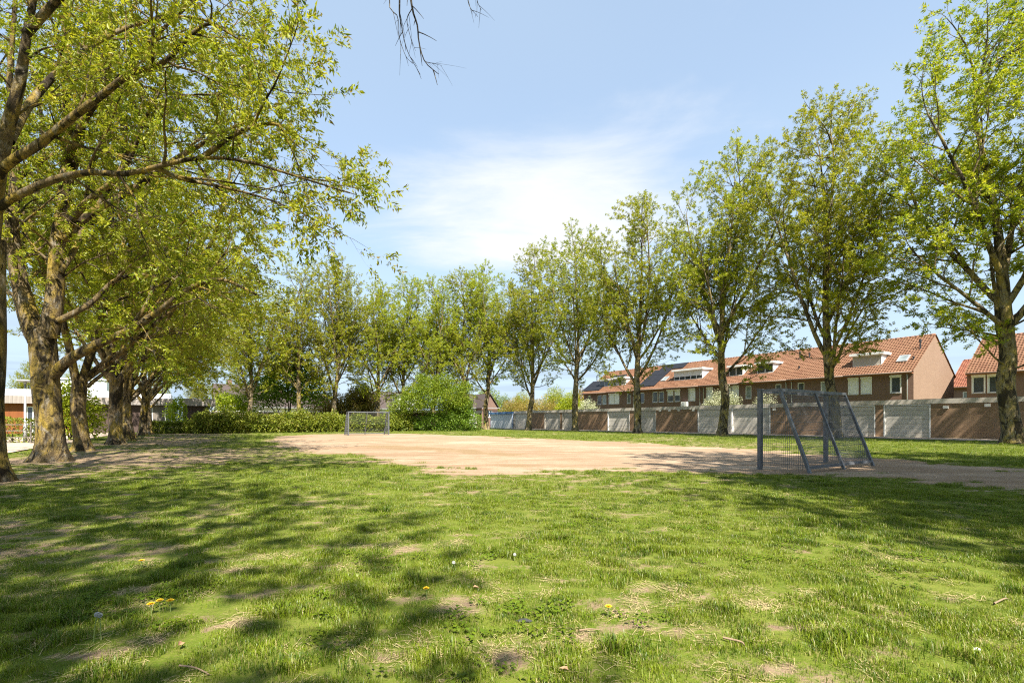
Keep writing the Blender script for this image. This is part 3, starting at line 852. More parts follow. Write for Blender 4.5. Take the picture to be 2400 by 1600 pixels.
# second nearest tree of the left row: stout trunk that forks at four metres
b2 = ground_px(118, 1081)
Y2 = b2[1]
limbs2 = [
    ([P3(92, 800, Y2), P3(62, 720, Y2 - .1), P3(38, 620, Y2 - .2), P3(28, 520, Y2 - .3), P3(36, 400, Y2 - .3), P3(22, 220, Y2 - .4), P3(40, -60, Y2 - .6)], 0.27, 0.25, 1.0),
    ([P3(112, 790, Y2), P3(128, 700, Y2), P3(134, 580, Y2 + .1), P3(150, 450, Y2 + .2), P3(160, 300, Y2 + .3), P3(150, 120, Y2 + .4), P3(165, -120, Y2 + .6)], 0.27, 0.2, 1.0),
    ([P3(125, 880, Y2), P3(160, 844, Y2 - .2), P3(223, 809, Y2 - .5), P3(303, 774, Y2 - .8), P3(376, 726, Y2 - 1.2), P3(446, 675, Y2 - 1.6), P3(520, 655, Y2 - 2.0), P3(600, 690, Y2 - 2.4)], 0.17, 0.35, 1.0),
    ([P3(130, 755, Y2), P3(170, 735, Y2), P3(218, 706, Y2 + .3), P3(271, 656, Y2 + .5), P3(344, 643, Y2 + .8), P3(414, 659, Y2 + 1.0), P3(497, 682, Y2 + 1.2), P3(570, 720, Y2 + 1.4)], 0.10, 0.35, 0.9),
    ([P3(142, 555, Y2), P3(180, 500, Y2 - .2), P3(217, 462, Y2 - .4), P3(271, 420, Y2 - .7), P3(312, 356, Y2 - .9), P3(340, 280, Y2 - 1.2), P3(400, 170, Y2 - 1.4)], 0.12, 0.3, 1.0),
    ([P3(145, 560, Y2), P3(223, 493, Y2 + .2), P3(319, 439, Y2 + .5), P3(400, 380, Y2 + .8), P3(470, 340, Y2 + 1.0), P3(520, 310, Y2 + 1.3), P3(620, 280, Y2 + 1.5), P3(720, 330, Y2 + 1.7)], 0.13, 0.3, 1.0),
    ([P3(105, 830, Y2 + .2), P3(60, 760, Y2 + 1.2), P3(40, 640, Y2 + 2.2), P3(80, 480, Y2 + 3.0), P3(100, 300, Y2 + 3.4), P3(60, 100, Y2 + 3.8)], 0.19, 0.25, 1.0),
    ([P3(155, 380, Y2 + .2), P3(210, 260, Y2 - .5), P3(300, 160, Y2 - 1.2), P3(380, 70, Y2 - 1.6), P3(460, 0, Y2 - 1.8)], 0.12, 0.2, 1.0),
    ([P3(158, 300, Y2 + .2), P3(260, 220, Y2 + 1), P3(380, 150, Y2 + 2), P3(500, 110, Y2 + 2.6), P3(600, 100, Y2 + 3)], 0.11, 0.2, 1.0),
]
limbs2 += [
    ([P3(150, 470, Y2 + .2), P3(190, 330, Y2 + .5), P3(205, 180, Y2 + .8), P3(250, 0, Y2 + 1.0), P3(270, -150, Y2 + 1.2)], 0.10, 0.2, .9),
    ([P3(140, 640, Y2), P3(185, 560, Y2 + .6), P3(210, 420, Y2 + 1.2), P3(255, 270, Y2 + 1.8), P3(300, 80, Y2 + 2.2)], 0.09, 0.25, .9),
    ([P3(303, 774, Y2 - .8), P3(350, 700, Y2 - .7), P3(380, 600, Y2 - .6), P3(430, 520, Y2 - .6), P3(500, 470, Y2 - .7)], 0.07, 0.2, 1.0),
    ([P3(223, 493, Y2 + .2), P3(280, 400, Y2 + .1), P3(330, 300, Y2), P3(420, 230, Y2 - .2), P3(520, 220, Y2 - .4)], 0.07, 0.2, 1.0)]
trunk2 = [b2 + (0, 0, -0.3), P3(120, 1060, Y2), P3(116, 980, Y2), P3(106, 890, Y2), P3(100, 770, Y2)]
tm, lm = hero(31, b2, trunk2, limbs2, 0.385, b2 + N * 1.6 + (0, 0, 10), (7.4, 7.4, 9.5))
place_tree(tm, lm, b2, 'big mossy tree on the left with stout forked trunk and long low limb', G_L, lean=0.0)
# nearest tree of the left row, its trunk just cut by the picture's edge
b1 = UV(14, -3.5); Y1 = b1[1]
limbs1 = [
    ([P3(-30, 560, Y1), P3(-5, 490, Y1), P3(55, 452, Y1 - .1), P3(130, 420, Y1 - .2), P3(210, 404, Y1 - .3), P3(290, 408, Y1 - .4), P3(365, 392, Y1 - .5), P3(440, 374, Y1 - .6), P3(520, 370, Y1 - .6), P3(600, 384, Y1 - .6), P3(700, 415, Y1 - .6), P3(820, 452, Y1 - .6)], 0.088, 0.28, 1.15),
    ([P3(-28, 600, Y1), P3(-10, 430, Y1 - .1), P3(25, 380, Y1 - .2), P3(90, 340, Y1 - .4), P3(170, 275, Y1 - .6), P3(250, 215, Y1 - .8), P3(310, 170, Y1 - 1.0), P3(380, 150, Y1 - 1.1), P3(450, 80, Y1 - 1.2), P3(490, 56, Y1 - 1.2), P3(540, 80, Y1 - 1.2)], 0.105, 0.3, 1.0),
    ([P3(-26, 560, Y1), P3(-5, 400, Y1), P3(15, 310, Y1 - .1), P3(45, 200, Y1 - .2), P3(62, 90, Y1 - .3), P3(85, -40, Y1 - .4), P3(110, -200, Y1 - .4)], 0.17, 0.35, 0.9),
    ([P3(-30, 620, Y1), P3(-70, 400, Y1 + .1), P3(-90, 200, Y1 + .3), P3(-80, -100, Y1 + .5)], 0.17, 0.3, 0.9),
    ([P3(20, 330, Y1), P3(80, 230, Y1 + 1.0), P3(180, 130, Y1 + 1.8), P3(310, 60, Y1 + 2.5), P3(440, 40, Y1 + 3.0), P3(540, 70, Y1 + 3.2)], 0.10, 0.25, 1.1),
    ([P3(365, 392, Y1 - .5), P3(430, 420, Y1 - .3), P3(530, 440, Y1), P3(650, 475, Y1 + .3), P3(790, 540, Y1 + .5)], 0.05, 0.15, 1.2),
    ([P3(470, 372, Y1 - .6), P3(560, 310, Y1 - .7), P3(640, 290, Y1 - .7), P3(670, 315, Y1 - .7), P3(700, 345, Y1 - .7)], 0.055, 0.15, 1.2),
    ([P3(60, 80, Y1 - .3), P3(160, -20, Y1 - .6), P3(270, -60, Y1 - .8), P3(380, -50, Y1 - 1.0), P3(480, -10, Y1 - 1.0)], 0.08, 0.15, 1.2),
]
trunk1 = [b1 + (0, 0, -0.3), P3(-33, 1110, Y1), P3(-34, 950, Y1), P3(-30, 750, Y1), P3(-28, 560, Y1)]
tm, lm = hero(37, b1, trunk1, limbs1, 0.33, b1 + N * 2.0 + (0, 0, 8.0), (6.5, 6.5, 6.5), lf=(0.105, 0.036), bl=1.9, lper=7)
place_tree(tm, lm, b1, 'nearest left tree, trunk cut by the left edge, limbs arching overhead', G_L, lean=0.0)

# trees beside and behind the camera: their shade falls on the lawn in front
SPARSE = []
for s in (41, 47):
    T = upright_tree(s, H=21, R=4.6, k=0.66, r0=0.2, lper=7)
    SPARSE.append(T.meshes('sparse%d' % s, M['bark_grey'], M['leaf_ash_far'], 0.17, 0.075, (0.55, s), True))
SHADE = [(-9.4, 3.5, 0.80, 'unseen tree whose shade falls on the lawn before the big forked trunk'), (-5.6, -1.6, 0.88, 'unseen tree whose shade falls on the lawn at the lower left'),
         (-3.4, -7.4, 0.95, 'unseen tree whose shade falls on the lawn left of the middle'), (-0.6, -6.8, 0.9, 'unseen tree whose shade falls on the middle of the lawn'),
         (-0.8, -13.0, 1.0, 'unseen tree whose shade falls on the lawn at the bottom edge'),
         (10.6, -1.8, 0.80, 'unseen tree whose shade falls on the lawn before the near goal'), (12.0, 2.2, 0.86, 'unseen tree whose shade falls on the near goal'), (15.0, -1.5, 0.9, 'unseen tree whose shade falls on the lawn at the right edge'),
         (18.5, 3.0, 0.9, 'unseen tree whose shade falls on the sand strip at the right edge')]
for k, (x, y, sc, lab) in enumerate(SHADE):
    tm, lm = SPARSE[k % 2] if x < 5 else UPR[k % 5]
    place_tree(tm, lm, (x, y, 0), lab, 'trees outside the picture', rz=rs.uniform(0, 6.28), sc=sc)
# bare twigs that hang into the top of the picture
def hanging(seed, name, px0, py0, Y, tips, label):
    rng = np.random.RandomState(seed); lines = []
    root = P3(px0, py0, Y)
    for (ctrl, r) in tips:
        pts = smooth_path([P3(a, b, Y + c) for a, b, c in ctrl], 16)
        lines.append((pts - root, np.linspace(r, r * 0.25, len(pts)), 5))
        for j in range(3, 16, 2):
            q = pts[j] - root
            d = (pts[j] - pts[j - 1]); d /= np.linalg.norm(d)
            d = d + rng.normal(0, 0.55, 3); L = rng.uniform(0.06, 0.2)
            sp = np.array([q + d * L * t_ + np.array([0, 0, -0.03 * t_ * t_]) for t_ in np.linspace(0, 1, 4)])
            lines.append((sp, np.linspace(r * 0.45, r * 0.15, 4), 4))
    me = tubes_mesh(name, lines, M['bark_dark'])
    return tag(mesh_obj(name, me, loc=root), label, 'branch', 'bare twigs hanging into the sky')
hanging(2, 'hanging_branch', 955, -260, 5.6, [
    ([(955, -260, 0), (958, -60, 0), (966, 20, 0), (978, 60, .05), (982, 100, .05), (996, 145, 0), (1028, 174, 0)], 0.016),
    ([(950, -200, 0), (936, 0, 0), (941, 60, .1), (955, 120, .1), (985, 175, .1)], 0.010),
    ([(948, -150, 0), (912, 0, -.1), (932, 40, -.1), (934, 80, -.1), (950, 130, -.1), (968, 150, -.1)], 0.007),
    ([(966, 20, 0), (954, 45, .05), (960, 80, .05), (974, 120, 0)], 0.006),
    ([(996, 145, 0), (1010, 148, 0), (1036, 154, 0)], 0.004)], 'bare dark twig hanging from above into the middle of the sky')
hanging(6, 'hanging_branch', 1105, -240, 5.6, [
    ([(1105, -240, 0), (1095, -60, 0), (1098, 8, 0), (1120, 40, 0)], 0.007),
    ([(1105, -240, 0), (1110, -60, 0), (1118, 0, .1), (1128, 24, .1)], 0.007)], 'tiny bare twig tips at the top edge right of the longer hanging twig')

# ------------------------------------------------------------------ bushes, hedges and small trees
def leaf_cloud(rng, lobes, n, shell=0.65):
    """points in the outer shell of a union of ellipsoids; returns positions and outward directions"""
    w = np.array([l[3] * l[4] + l[4] * l[5] + l[3] * l[5] for l in lobes]); w = w / w.sum()
    P, Dd = [], []
    for l, c in zip(lobes, (w * n).astype(int)):
        d = rng.normal(0, 1, (c, 3)); d /= np.linalg.norm(d, axis=1)[:, None]
        r = 1.08 - shell * rng.rand(c) ** 1.3
        lump = 1 + 0.24 * np.sin(d[:, 0] * 5 + l[0]) * np.cos(d[:, 2] * 6 + l[1]) + 0.10 * np.sin(d[:, 1] * 11 + l[2])
        P.append(np.array(l[:3]) + d * np.array(l[3:6]) * (r * lump)[:, None]); Dd.append(d)
    return np.concatenate(P), np.concatenate(Dd)
def bush(name, loc, lobes, n, leaf, mat, label, cat='shrub', group=None, bark='bark_dark', stems=5, seed=1, trunk_h=None):
    rng = np.random.RandomState(seed)
    e = tag(empty(name, loc), label, cat, group)
    P, Dd = leaf_cloud(rng, lobes, n)
    ok = P[:, 2] > 0.03; P, Dd = P[ok], Dd[ok]
    Dd = Dd * 0.6 + rng.normal(0, 0.6, Dd.shape) + np.array([0, 0, -0.1])
    mesh_obj('foliage', leaves_mesh(name + '_leaves', P, Dd, leaf[0], leaf[1], M[mat], rng), e)
    lines = []
    for s in range(stems):
        l = lobes[s % len(lobes)]
        tgt = np.array(l[:3]) + rng.normal(0, 0.25, 3) * np.array(l[3:6])
        st = np.array([rng.normal(0, .12), rng.normal(0, .12), -0.05]) + (np.array([l[0], l[1], 0]) if cat == 'hedge' else 0)
        mid_ = st * 0.6 + tgt * 0.4 + rng.normal(0, 0.12, 3); mid_[2] = max(mid_[2], 0.1)
        pts = smooth_path([st, mid_, tgt], 8)
        r = 0.03 + 0.02 * l[5]
        lines.append((pts, np.linspace(r, r * 0.3, len(pts)), 6))
        for q in range(5):
            d = rng.normal(0, 1, 3); d /= np.linalg.norm(d)
            i = rng.randint(4, 9)
            e2 = np.array(l[:3]) + d * np.array(l[3:6]) * 0.9
            if e2[2] < 0.1: continue
            lines.append((smooth_path([pts[i], (pts[i] + e2) / 2 + rng.normal(0, .1, 3), e2], 5), np.linspace(r * 0.4, r * 0.1, 6), 4))
    mesh_obj('stem', tubes_mesh(name + '_stems', lines, M[bark]), e)
    return e
def hedge(name, u0, u1, v0, v1, h, n, leaf, mat, label, seed=1, rough=0.28, lump=0.55):
    """leafy hedge filling u0..u1 (thickness) and v0..v1 (length)"""
    rng = np.random.RandomState(seed)
    c = UV((u0 + u1) / 2, (v0 + v1) / 2); e = tag(empty(name, c, ROT_V), label, 'hedge')
    L, Wd = v1 - v0, u1 - u0
    areas = np.array([L * h, L * h, L * Wd, Wd * h, Wd * h]); side = rng.choice(5, n, p=areas / areas.sum())
    x = rng.uniform(-L / 2, L / 2, n); y = rng.uniform(-Wd / 2, Wd / 2, n); z = rng.uniform(0.02, h, n)
    nrm = np.zeros((n, 3))
    dep = np.abs(rng.normal(0, rough, n))
    for s_, (ax, val) in enumerate(((1, -Wd / 2), (1, Wd / 2), (2, h), (0, -L / 2), (0, L / 2))):
        m = side == s_; sg = 1 if val > 0 else -1
        [x, y, z][ax][m] = val - sg * dep[m]; nrm[m, ax] = sg
    bulge = (vnoise(x + 50, z * 1.5 + y, 1.3, seed, 3) - 0.5) * lump * 2
    y = y + np.where(nrm[:, 1] != 0, nrm[:, 1] * bulge, 0)
    z = z + (vnoise(x + 20, y, 1.5, seed + 3, 3) - 0.5) * lump * 1.8 * (z / h)
    P = np.stack([x, y, np.maximum(z, 0.02)], 1)
    Dd = nrm * 0.5 + rng.normal(0, 0.6, (n, 3))
    mesh_obj('foliage', leaves_mesh(name + '_leaves', P, Dd, leaf[0], leaf[1], M[mat], rng), e)
    lines = []
    for k in range(int(L / 0.45)):
        xx = -L / 2 + (k + rng.rand()) * 0.45
        if abs(xx) > L / 2: continue
        for q in range(3):
            a = np.array([xx, rng.normal(0, Wd * .12), -0.05]); b = np.array([xx + rng.normal(0, .35), rng.normal(0, Wd * .28), h * rng.uniform(.7, .95)])
            lines.append((smooth_path([a, (a + b) / 2 + rng.normal(0, .08, 3), b], 5), np.linspace(0.022, 0.006, 6), 4))
    mesh_obj('stem', tubes_mesh(name + '_stems', lines, M['bark_dark']), e)
    return e
# the long hedge behind the far goal, in two grown-together lengths, and the clipped hedge by the pavilion
def shaggy_hedge(u0, v0, v1, h, n, label, seed):
    rng = np.random.RandomState(seed); L = v1 - v0; lobes = []
    x = -L / 2
    while x < L / 2:
        hh = h * rng.uniform(0.80, 1.08); w = rng.uniform(0.75, 1.25)
        lobes.append((x, rng.normal(0, .15), hh * 0.5, w, rng.uniform(.85, 1.15), hh * 0.54))
        if rng.rand() < .5: lobes.append((x + rng.normal(0, .4), -0.55, hh * rng.uniform(.2, .5), .6, .55, hh * .3))
        x += rng.uniform(0.7, 1.25)
    e = bush('tall_hedge', UV(u0 + 1.1, (v0 + v1) / 2), lobes, n, (0.19, 0.11), 'leaf_hedge', label, 'hedge', seed=seed, stems=len(lobes))
    e.rotation_euler = (0, 0, ROT_V)
    return e
shaggy_hedge(54.0, v_at(478, 54), v_at(790, 54), 2.1, 42000, 'long shaggy green hedge left of the far goal', 3)
shaggy_hedge(54.2, v_at(796, 54), v_at(985, 54.2), 1.85, 26000, 'shaggy green hedge directly behind the far goal', 5)
hedge('clipped_hedge', 56.0, 57.4, v_at(343, 56), v_at(470, 56), 1.15, 14000, (0.12, 0.07), 'leaf_hedge', 'low clipped hedge before the timber pavilion windows', 7, 0.12, 0.15)
hedge('clipped_hedge', 36.5, 37.6, -18.0, v_at(72, 36.5), 1.35, 8000, (0.11, 0.065), 'leaf_hedge', 'low leafy hedge behind a rail fence at the far left edge', 9, 0.15, 0.2)

def at_u(px, u): return UV(u, v_at(px, u))
def at_v(px, v):
    a = (px - 1200) / F; Y = v / (N[0] * a + N[1]); return np.array([a * Y, Y, 0.0])
bush('lime_shrub', at_u(168, 40), [(0, 0, 1.9, 1.1, 1.1, 1.7), (0.7, 0.3, 1.4, 0.9, 0.9, 1.2), (-.5, 0, 2.6, .8, .8, .9)], 6500, (0.15, 0.085), 'leaf_lime', 'bright yellow green shrub between the two nearest stout trunks', seed=2)
bush('lime_shrub', at_u(413, 58.5), [(0, 0, 1.9, .9, .9, 1.2), (.2, 0, 2.9, .5, .5, .7)], 2500, (0.16, 0.08), 'leaf_lime', 'small bright green sapling before the pavilion porch', seed=4)
bush('lime_shrub', at_u(545, 66), [(0, 0, 2.9, 2.0, 2.0, 1.4), (1.2, 0, 3.4, 1.4, 1.4, 1.0), (-1.0, 0, 3.8, 1.1, 1.1, .9)], 5000, (0.2, 0.11), 'leaf_lime', 'yellow green shrub rising over the hedge before a white house', seed=6)
bush('copper_shrub', at_u(838, 66), [(0, 0, 2.6, 2.2, 2.2, 2.5), (-1.8, 0, 2.2, 1.4, 1.4, 2.0), (1.3, 0, 3.0, 1.6, 1.6, 2.2), (0, 0, 4.4, 1.5, 1.5, 1.4)], 18000, (0.22, 0.12), 'leaf_copper', 'dark reddish brown bush rising behind the far goal', seed=8)
bush('olive_shrub', at_u(760, 68), [(0, 0, 2.6, 1.8, 1.8, 2.2), (1.2, 0, 3.4, 1.3, 1.3, 1.7)], 6000, (0.2, 0.1), 'leaf_amber', 'olive yellow bush left of the reddish bush behind the hedge', seed=10)
e = bush('many_stemmed_tree', at_u(676, 65), [(0, 0, 6.2, 4.0, 4.0, 2.6), (-2.6, 0, 4.9, 2.4, 2.4, 2.2), (2.6, 0, 5.2, 2.4, 2.4, 2.4), (0, 0, 8.4, 2.8, 2.8, 2.0)], 15000, (0.26, 0.15), 'leaf_dark',
         'dark green tree with many black stems behind the hedge', cat='tree', seed=12, stems=9)
bush('shrub_tree', at_u(1018, 53.5), [(0, 0, 4.0, 3.2, 3.2, 1.6), (-2.6, -.3, 3.3, 2.2, 2.2, 1.2), (2.2, 0, 4.2, 2.2, 2.2, 1.5), (-.6, 0, 5.4, 2.0, 2.0, 1.1), (3.2, 0, 3.2, 1.3, 1.3, 1.0), (-4.2, -.2, 2.7, 1.4, 1.4, .8), (-3.0, 0, 4.6, .9, .9, .7), (1.2, 0, 5.9, 1.1, 1.1, .9), (3.6, 0, 5.2, .8, .8, .8), (-1.6, 0, 6.3, .6, .6, .6)], 30000, (0.20, 0.075), 'leaf_fresh',
     'light green broad shrub tree right of the far goal', cat='tree', seed=14, stems=7)
bush('dark_bush', at_u(1062, 52.5), [(0, 0, 1.5, 2.2, 1.6, 1.7), (-2.2, 0, 1.0, 1.5, 1.3, 1.3), (1.8, 0, 1.0, 1.6, 1.3, 1.2), (.8, 0, 2.8, 1.5, 1.4, 1.3), (-3.8, 0, .8, 1.2, 1.2, 1.0)], 24000, (0.17, 0.09), 'leaf_dark', 'dark green bush left of the blue shed', seed=16)
# garden shrubs over the garage roofs
bush('amber_shrub', at_v(1268, 56), [(0, 0, 3.0, 2.6, 2.6, 2.6), (2.2, 1, 2.4, 1.8, 1.8, 2.2), (-2.4, 0, 3.2, 2.2, 2.2, 2.4)], 9000, (0.22, 0.11), 'leaf_amber', 'amber and yellow shrub rising behind the left end of the garages', seed=18)
bush('amber_shrub', at_v(1200, 60), [(0, 0, 3.4, 2.6, 2.6, 2.8), (2.2, 1, 2.8, 1.8, 1.8, 2.2)], 8000, (0.22, 0.11), 'leaf_amber', 'brown yellow shrub behind the blue shed', seed=19)
bush('blossom_shrub', at_v(1376, 51.5), [(0, 0, 2.9, 1.3, 1.2, 1.6), (.9, 0, 2.5, .9, .9, 1.2)], 4200, (0.14, 0.09), 'leaf_blossom', 'pale blossoming shrub above the garage roof near the terrace end', seed=20)
bush('blossom_shrub', at_v(1692, 51.5), [(0, 0, 3.0, 1.5, 1.3, 1.9), (1.2, 0, 2.8, 1.0, 1.0, 1.5), (-1.2, 0, 2.7, 1.0, 1.0, 1.4)], 6500, (0.13, 0.08), 'leaf_blossom', 'pale green shrub over the garage roof left of the near goal', seed=22)
bush('blossom_shrub', at_v(1792, 51.5), [(0, 0, 2.7, 1.1, 1.0, 1.5)], 2600, (0.13, 0.08), 'leaf_blossom', 'low pale shrub over the garages seen through the near goal', seed=24)
bush('garden_tree', at_v(1740, 74), [(0, 0, 7.5, 3.0, 3.0, 3.2), (2, 0, 6.0, 2.2, 2.2, 2.2)], 9000, (0.26, 0.13), 'leaf_fresh', 'fresh green treetop showing over the terrace ridge', cat='tree', seed=26, stems=5)
bush('garden_tree', at_u(1142, 88), [(0, 0, 5.6, 2.4, 2.4, 2.4), (-1.6, 0, 4.4, 1.6, 1.6, 1.6)], 5000, (0.28, 0.14), 'leaf_fresh', 'round green treetop behind the small gabled house', cat='tree', seed=28, stems=5)
for k, (px, v0, z, r, mt, lb) in enumerate(((1225, 66, 4.4, 3.2, 'leaf_ash_far', 'yellow green tree behind the garages right of the sixth trunk'), (1300, 62, 4.6, 3.0, 'leaf_ash_far', 'yellow green tree behind the garages between the fifth and sixth trunks'),
                                    (1338, 60, 3.8, 2.4, 'leaf_lime', 'lime green tree behind the garages beside the fifth trunk'), (1362, 66, 4.6, 2.6, 'leaf_amber', 'amber tree at the far end of the terrace'), (1180, 72, 4.8, 3.0, 'leaf_fresh', 'fresh green tree behind the blue shed roof'))):
    bush('garden_tree', at_v(px, v0), [(0, 0, z, r, r, r * .8), (r * .6, .3, z * .75, r * .7, r * .7, r * .7), (-r * .6, 0, z * .8, r * .7, r * .7, r * .6), (0, 0, z + r * .6, r * .6, r * .6, r * .6)], 11000, (0.22, 0.10), mt, lb, cat='tree', seed=60 + k, stems=6, bark='bark_grey')
# woods far off that close the horizon between the houses
DL = ['distant tree beyond the far left edge of the pavilion roof', 'distant tree behind the street lamp head', 'distant tree over the white hall', 'distant tree over the pavilion roof between the stout trunks',
      'distant tree behind the clipped hedge and pavilion', 'distant tree behind the porch', 'distant tree behind the dark many stemmed tree', 'distant tree behind the reddish bush', 'distant tree behind the blue shed', 'distant tree over the left end of the garages']
for k, (px, u, sc) in enumerate(((-60, 118, .62), (62, 130, .66), (180, 125, .58), (268, 118, .6), (360, 112, .62), (470, 120, .6), (640, 118, .62), (860, 125, .55), (1215, 128, .5), (1300, 120, .5))):
    tm, lm = UPR[k % 5]
    place_tree(tm, lm, at_u(px, u), DL[k], 'distant trees beyond the field', rz=rs.uniform(0, 6.28), sc=sc * 0.8, name='distant_tree')

# ------------------------------------------------------------------ football goals
def make_goal(loc, rz, label):
    W, H, DT, DB = 3.45, 2.0, 0.50, 1.18
    e = tag(empty('football_goal', loc, rz), label, 'goal', 'metal football goals')
    g, hw, pw = M['galvanised'], W / 2, 0.09
    for sx in (-1, 1):
        MB().bar((sx * hw, 0, -0.05), (sx * hw, 0, H), pw).build('post', g, e)
    MB().bar((-hw + pw / 2, 0, H - pw / 2), (hw - pw / 2, 0, H - pw / 2), pw).build('crossbar', g, e)
    for sx in (-1, 1):
        MB().bar((sx * hw, pw / 2, H - .035), (sx * hw, DT - .03, H - .035), 0.06).build('roof_bar', g, e)
    MB().bar((-hw, DT, H - .035), (hw, DT, H - .035), 0.07).build('rear_top_bar', g, e)
    sl = Vector((0, DB - DT, -(H - 0.07))).normalized()
    for sx in (-1, 0, 1):
        a = Vector((sx * hw, DT, H - 0.07)); b = Vector((sx * hw, DB, 0)) + sl * 0.06
        MB().bar(a, b, 0.08 if sx else 0.06, 0.06, up=(0, 1, 0)).build('rear_leg', g, e)
    zb = 0.12; yb = DB - (DB - DT) * zb / (H - 0.07)
    for s0, s1 in ((-hw + .04, -.03), (.03, hw - .04)):
        MB().bar((s0, yb, zb), (s1, yb, zb), 0.06).build('rear_bottom_bar', g, e)
    w = 0.0065
    # rear mesh panels
    for s0, s1 in ((-hw + .05, -.04), (.04, hw - .05)):
        mb = MB(); n = int((s1 - s0) / 0.05)
        for k in range(n + 1):
            x = s0 + (s1 - s0) * k / n
            mb.bar((x, DT + .005, H - .09), (x, yb - .005, zb + .03), w)
        zz = H - 0.22
        while zz > zb + .08:
            y = DT + (DB - DT) * (H - .07 - zz) / (H - .07)
            for o in (-.007, .007): mb.bar((s0, y + o, zz), (s1, y + o, zz), w * 1.15)
            zz -= 0.2
        mb.build('mesh_panel', g, e)
    # side mesh panels
    for sx in (-1, 1):
        mb = MB(); y = pw / 2 + .03
        while y < DB - .05:
            ztop = H - .07 if y < DT else H - .07 - (y - DT) / (DB - DT) * (H - .07) - 0.04
            if ztop > 0.12: mb.bar((sx * hw, y, 0.05), (sx * hw, y, ztop), w)
            y += 0.05
        zz = H - 0.22
        while zz > 0.05:
            ye = DT + (DB - DT) * (H - .07 - zz) / (H - .07) - .02
            for o in (-.007, .007): mb.bar((sx * hw + o, pw / 2, zz), (sx * hw + o, ye, zz), w * 1.15)
            zz -= 0.2
        mb.build('mesh_panel', g, e)
    for sx in (-1, 1):
        MB().box(sx * hw - .06, sx * hw + .06, -.06, .06, H, H + .012).build('post_cap', g, e)
    return e
make_goal(UV(6.75, 13.66), math.atan2(-N[1], -N[0]), 'near grey metal football goal with wire mesh, seen from behind')
make_goal(UV(41.4, 12.75), TH, 'distant grey metal football goal at the far end of the sand')

# ------------------------------------------------------------------ building helpers
def wall_holes(mb, x0, x1, z0, z1, y, holes, depth=0.10):
    """wall face at y (facing -y) with rectangular openings and reveals going to y+depth"""
    xs = sorted({x0, x1, *[h[0] for h in holes], *[h[1] for h in holes]}); zs = sorted({z0, z1, *[h[2] for h in holes], *[h[3] for h in holes]})
    xs = [x for x in xs if x0 - 1e-6 <= x <= x1 + 1e-6]; zs = [z for z in zs if z0 - 1e-6 <= z <= z1 + 1e-6]
    for i in range(len(xs) - 1):
        for j in range(len(zs) - 1):
            cx, cz = (xs[i] + xs[i + 1]) / 2, (zs[j] + zs[j + 1]) / 2
            if any(h[0] < cx < h[1] and h[2] < cz < h[3] for h in holes): continue
            mb.quad((xs[i], y, zs[j]), (xs[i + 1], y, zs[j]), (xs[i + 1], y, zs[j + 1]), (xs[i], y, zs[j + 1]))
    for a, b, c, d in holes:
        mb.quad((a, y, c), (a, y + depth, c), (a, y + depth, d), (a, y, d))
        mb.quad((b, y + depth, c), (b, y, c), (b, y, d), (b, y + depth, d))
        mb.quad((a, y, c), (b, y, c), (b, y + depth, c), (a, y + depth, c))
        mb.quad((a, y + depth, d), (b, y + depth, d), (b, y, d), (a, y, d))
def window(parent, x0, x1, z0, z1, y, kind='dark', depth=0.10, fw=0.085, split=False):
    """window set in an opening: frame, pane or shutter, sill"""
    y1 = y + depth
    mb = MB()
    ff = y1 - 0.055
    mb.box(x0, x0 + fw, ff, y1, z0, z1).box(x1 - fw, x1, ff, y1, z0, z1)
    mb.box(x0 + fw, x1 - fw, ff, y1, z0, z0 + fw).box(x0 + fw, x1 - fw, ff, y1, z1 - fw, z1)
    if split:
        xm = (x0 + x1) / 2; mb.box(xm - fw / 2, xm + fw / 2, ff, y1, z0 + fw, z1 - fw)
    fr = mb.build('window', M['white_paint'], parent)
    if kind == 'shut':
        # roller shutter: slats as one curtain with grooves, guide rails and box
        mb = MB(); n = max(6, int((z1 - z0) / 0.09)); 
        for k in range(n):
            a = z0 + .02 + (z1 - z0 - .04) * k / n; b = z0 + .02 + (z1 - z0 - .04) * (k + 0.86) / n
            mb.box(x0 + .03, x1 - .03, y + .012, y + .03, a, b)
        mb.box(x0 + .03, x1 - .03, y + .032, y + .037, z0 + .02, z1 - .02)
        o = mb.build('shutter', M['shutter_white'], fr); 
        MB().box(x0 - .07, x1 + .07, y - .13, y - .003, z1 - .01, z1 + .17).build('shutter_box', M['white_paint'], fr)
        [MB().box(q - .035, q + .035, y - .035, y - .003, z0 - .03, z1 - .012).build('guide_rail', M['white_paint'], fr) for q in (x0 - .015, x1 + .015)]
    else:
        gm = M['glass_curtain'] if kind == 'curtain' else M['glass']
        MB().box(x0 + fw, x1 - fw, y1 - .03, y1 - .02, z0 + fw, z1 - fw).build('pane', gm, fr)
        if kind == 'half':
            mb = MB(); zt = z1 - (z1 - z0) * 0.45
            n = 8
            for k in range(n): mb.box(x0 + .03, x1 - .03, y + .012, y + .03, zt + (z1 - .02 - zt) * k / n, zt + (z1 - .02 - zt) * (k + .86) / n)
            mb.build('shutter', M['shutter_white'], fr)
            MB().box(x0 - .07, x1 + .07, y - .13, y - .003, z1 - .01, z1 + .17).build('shutter_box', M['white_paint'], fr)
        if kind == 'boxed':
            MB().box(x0 - .07, x1 + .07, y - .13, y - .003, z1 - .01, z1 + .17).build('shutter_box', M['white_paint'], fr)
            [MB().box(q - .035, q + .035, y - .035, y - .003, z0 - .03, z1 - .012).build('guide_rail', M['white_paint'], fr) for q in (x0 - .015, x1 + .015)]
    MB().box(x0 - .05, x1 + .05, y - .05, y + .01, z0 - .06, z0 - .012).build('sill', M['concrete'], fr)
    return fr
